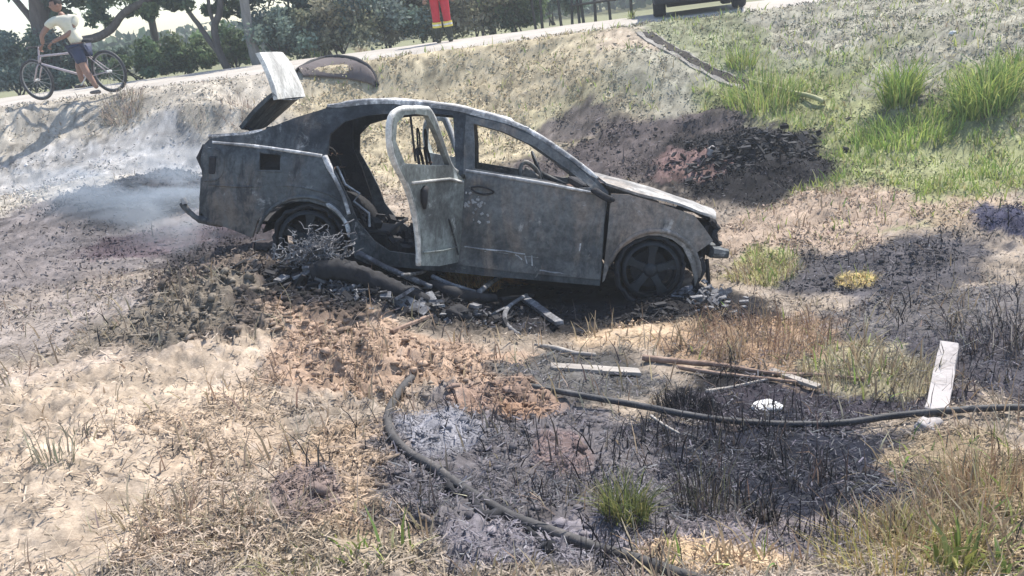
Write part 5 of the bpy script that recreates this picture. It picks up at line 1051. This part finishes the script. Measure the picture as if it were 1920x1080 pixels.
MB().tube([(.09*math.cos(2*PI*k/24), -.05, .09*math.sin(2*PI*k/24)) for k in range(25)], .008, n=5).build('chainring', m_black, cr_)
for s in (-1, 1):
    MB().tube([(0, s*.06, 0), (s*.12, s*.08, -s*.12)], .011, n=6).build('crank', m_sil, cr_); MB().box((s*.12, s*.13, -s*.12), (.09, .09, .02)).build('pedal', m_black, cr_, bevel=.004)
MB().tube([(0, -.05, WR_+.035), (BB[0], -.05, BB[2]+.09)], .005, n=4).build('chain', m_black, bik)
# rider
F0 = Vector(on_z(150, 181, .905)); man = empty('person', (F0.x, F0.y, .905)); srt(man, 'person in a white and yellow shirt and navy shorts astride a bicycle on the road', 'person')
man.scale = (.89,)*3
Pm = {'hip': (.22, 0, .84), 'waist': (.18, -.01, .97), 'chest': (.12, -.03, 1.19), 'neck0': (.08, -.04, 1.36), 'neck': (.05, -.05, 1.43), 'shl': (-.06, -.12, 1.31), 'shr': (.26, .05, 1.31), 'ell': (-.27, -.22, 1.08), 'elr': (.16, -.14, 1.05), 'wrl': (-.30, -.20, .93), 'wrr': (-.14, -.20, .95),
      'hpl': (.20, -.11, .82), 'hpr': (.22, .10, .82), 'knl': (.27, -.17, .47), 'knr': (.06, .12, .52), 'anl': (.42, -.20, .10), 'anr': (.04, .14, .22)}
person_parts(man, Pm, m_shirt, m_navy, m_shoe, m_shirt, short=True, sc=1.12); head((.02, -.05, 1.54), man, -1, tilt=-.1).rotation_euler = (0, -.1, .7)
hand(Pm['wrl'], (-.6, .1, -.6), man, m_skin, .9); hand(Pm['wrr'], (-.6, -.05, -.5), man, m_skin, .9, -1); shoe((.42, -.20, .05), (-1, 0, 0), m_shoe, man); shoe((.04, .14, .17), (-1, 0, 0), m_shoe, man)
# firefighter
F1 = Vector(on_z(834, 80, .905)); ff = empty('person', (F1.x, max(F1.y, 14.9), .905)); srt(ff, 'person in red uniform with yellow trouser bands and dark boots standing on the road', 'person')
Pf = {'hip': (0, 0, .93), 'waist': (0, 0, 1.07), 'chest': (0, .02, 1.30), 'neck0': (0, .01, 1.47), 'neck': (0, .0, 1.54), 'shl': (-.19, .02, 1.42), 'shr': (.19, .02, 1.42), 'ell': (-.27, .0, 1.13), 'elr': (.27, .02, 1.13), 'wrl': (-.27, -.10, .88), 'wrr': (.25, -.10, .88),
      'hpl': (-.09, 0, .90), 'hpr': (.09, 0, .90), 'knl': (-.10, .02, .49), 'knr': (.10, -.02, .49), 'anl': (-.11, .05, .09), 'anr': (.12, .0, .09)}
person_parts(ff, Pf, m_red, m_red, m_boot, m_red); head((0, -.01, 1.65), ff, 1, tilt=0).rotation_euler = (0, 0, -PI/2)
hand(Pf['wrl'], (0, -.15, -1), ff, m_skin, .4); hand(Pf['wrr'], (0, -.15, -1), ff, m_skin, .4, -1)
for s, k in ((-1, 'anl'), (1, 'anr')):
    q = Pf[k]; shoe((q[0], q[1], .05), (s*.2, -1, 0), m_boot, ff, 'boot', .30)
    kn = Vector(Pf['kn'+k[2]]); an = Vector(q)
    MB().tube([(an.x, an.y+.01, .04), an+Vector((0, .01, .05)), an.lerp(kn, .35), an.lerp(kn, .62)], [.055, .052, .062, .068], n=14).build('boot_shaft', m_boot, ff, sm=True)
    for t, mt, nm in ((.30, m_yel, 'yellow_band'), (.38, m_sil, 'silver_band'), (.46, m_yel, 'yellow_band')):
        p = kn.lerp(an, t); dr = (an-kn).normalized(); MB().tube([p-dr*.018, p+dr*.018], .088, n=18, cap=False).build(nm, mt, ff, sm=True)
mb = MB(); mb.lathe([(.001, .15), (.07, .135), (.115, .06), (.125, .0), (.17, -.02), (.17, -.03), (.12, -.01)], 'z', (0, -.01, 1.70), 24); mb.build('helmet', m_red, ff, sm=True)

# ------------------------------------------------------------------ smoke and air
def volume_box(name, c, d, dens, colr, label, noise=False, aniso=.2):
    me = bpy.data.meshes.new(name); mb = MB()
    if noise:
        bm = bmesh.new(); bmesh.ops.create_icosphere(bm, subdivisions=3, radius=1); bm.to_mesh(me); bm.free()
    else:
        mb.box((0, 0, 0), (2, 2, 2)); me.from_pydata(mb.v, [], mb.f)
    m = bpy.data.materials.new(name+'_air'); m.use_nodes = True; nt = m.node_tree; nt.nodes.remove(nt.nodes['Principled BSDF']); v = nt.nodes.new('ShaderNodeVolumePrincipled'); nt.links.new(v.outputs[0], nt.nodes['Material Output'].inputs['Volume'])
    v.inputs['Color'].default_value = (*colr, 1); v.inputs['Density'].default_value = dens; v.inputs['Anisotropy'].default_value = aniso
    if noise:
        N = nt.nodes.new; L = nt.links.new; tc = N('ShaderNodeTexCoord'); n1 = N('ShaderNodeTexNoise'); n1.inputs['Scale'].default_value = 1.5; n1.inputs['Distortion'].default_value = 1.2; n1.inputs['Detail'].default_value = 4; L(tc.outputs['Object'], n1.inputs['Vector'])
        ln = N('ShaderNodeVectorMath'); ln.operation = 'LENGTH'; L(tc.outputs['Object'], ln.inputs[0])
        a = N('ShaderNodeMapRange'); a.inputs[1].default_value = 1; a.inputs[2].default_value = .1; a.inputs[3].default_value = 0; a.inputs[4].default_value = 1; L(ln.outputs['Value'], a.inputs[0])
        b_ = N('ShaderNodeMapRange'); b_.inputs[1].default_value = .46; b_.inputs[2].default_value = .64; L(n1.outputs[0], b_.inputs[0])
        mu = N('ShaderNodeMath'); mu.operation = 'MULTIPLY'; L(a.outputs[0], mu.inputs[0]); L(b_.outputs[0], mu.inputs[1]); m2 = N('ShaderNodeMath'); m2.operation = 'MULTIPLY'; m2.inputs[1].default_value = dens; L(mu.outputs[0], m2.inputs[0]); L(m2.outputs[0], v.inputs['Density'])
    me.materials.append(m); o = bpy.data.objects.new(name, me); COL.objects.link(o); o.location = c; o.scale = (d[0]/2, d[1]/2, d[2]/2); return srt(o, label, None, kind='stuff')
sc_ = on_y(285, 345, 8.6); o = volume_box('smoke', sc_, (3.3, 1.6, .95), 2.6, (.76, .87, 1.0), 'thin bluish smoke drifting left from the boot of the burnt car', True); o['category'] = 'smoke'; o.rotation_euler = (0, math.radians(6), 0)
sc_ = on_y(350, 400, 7.3); o = volume_box('smoke', sc_, (1.5, 1.2, .8), 1.8, (.86, .93, 1.0), 'faint smoke low behind the rear bumper bracket', True); o['category'] = 'smoke'
HAZE = .0035
if HAZE: volume_box('haze', (0, 30, 3.2), (140, 90, 12), HAZE, (.90, .95, 1.0), 'thin daylight haze over the whole place')
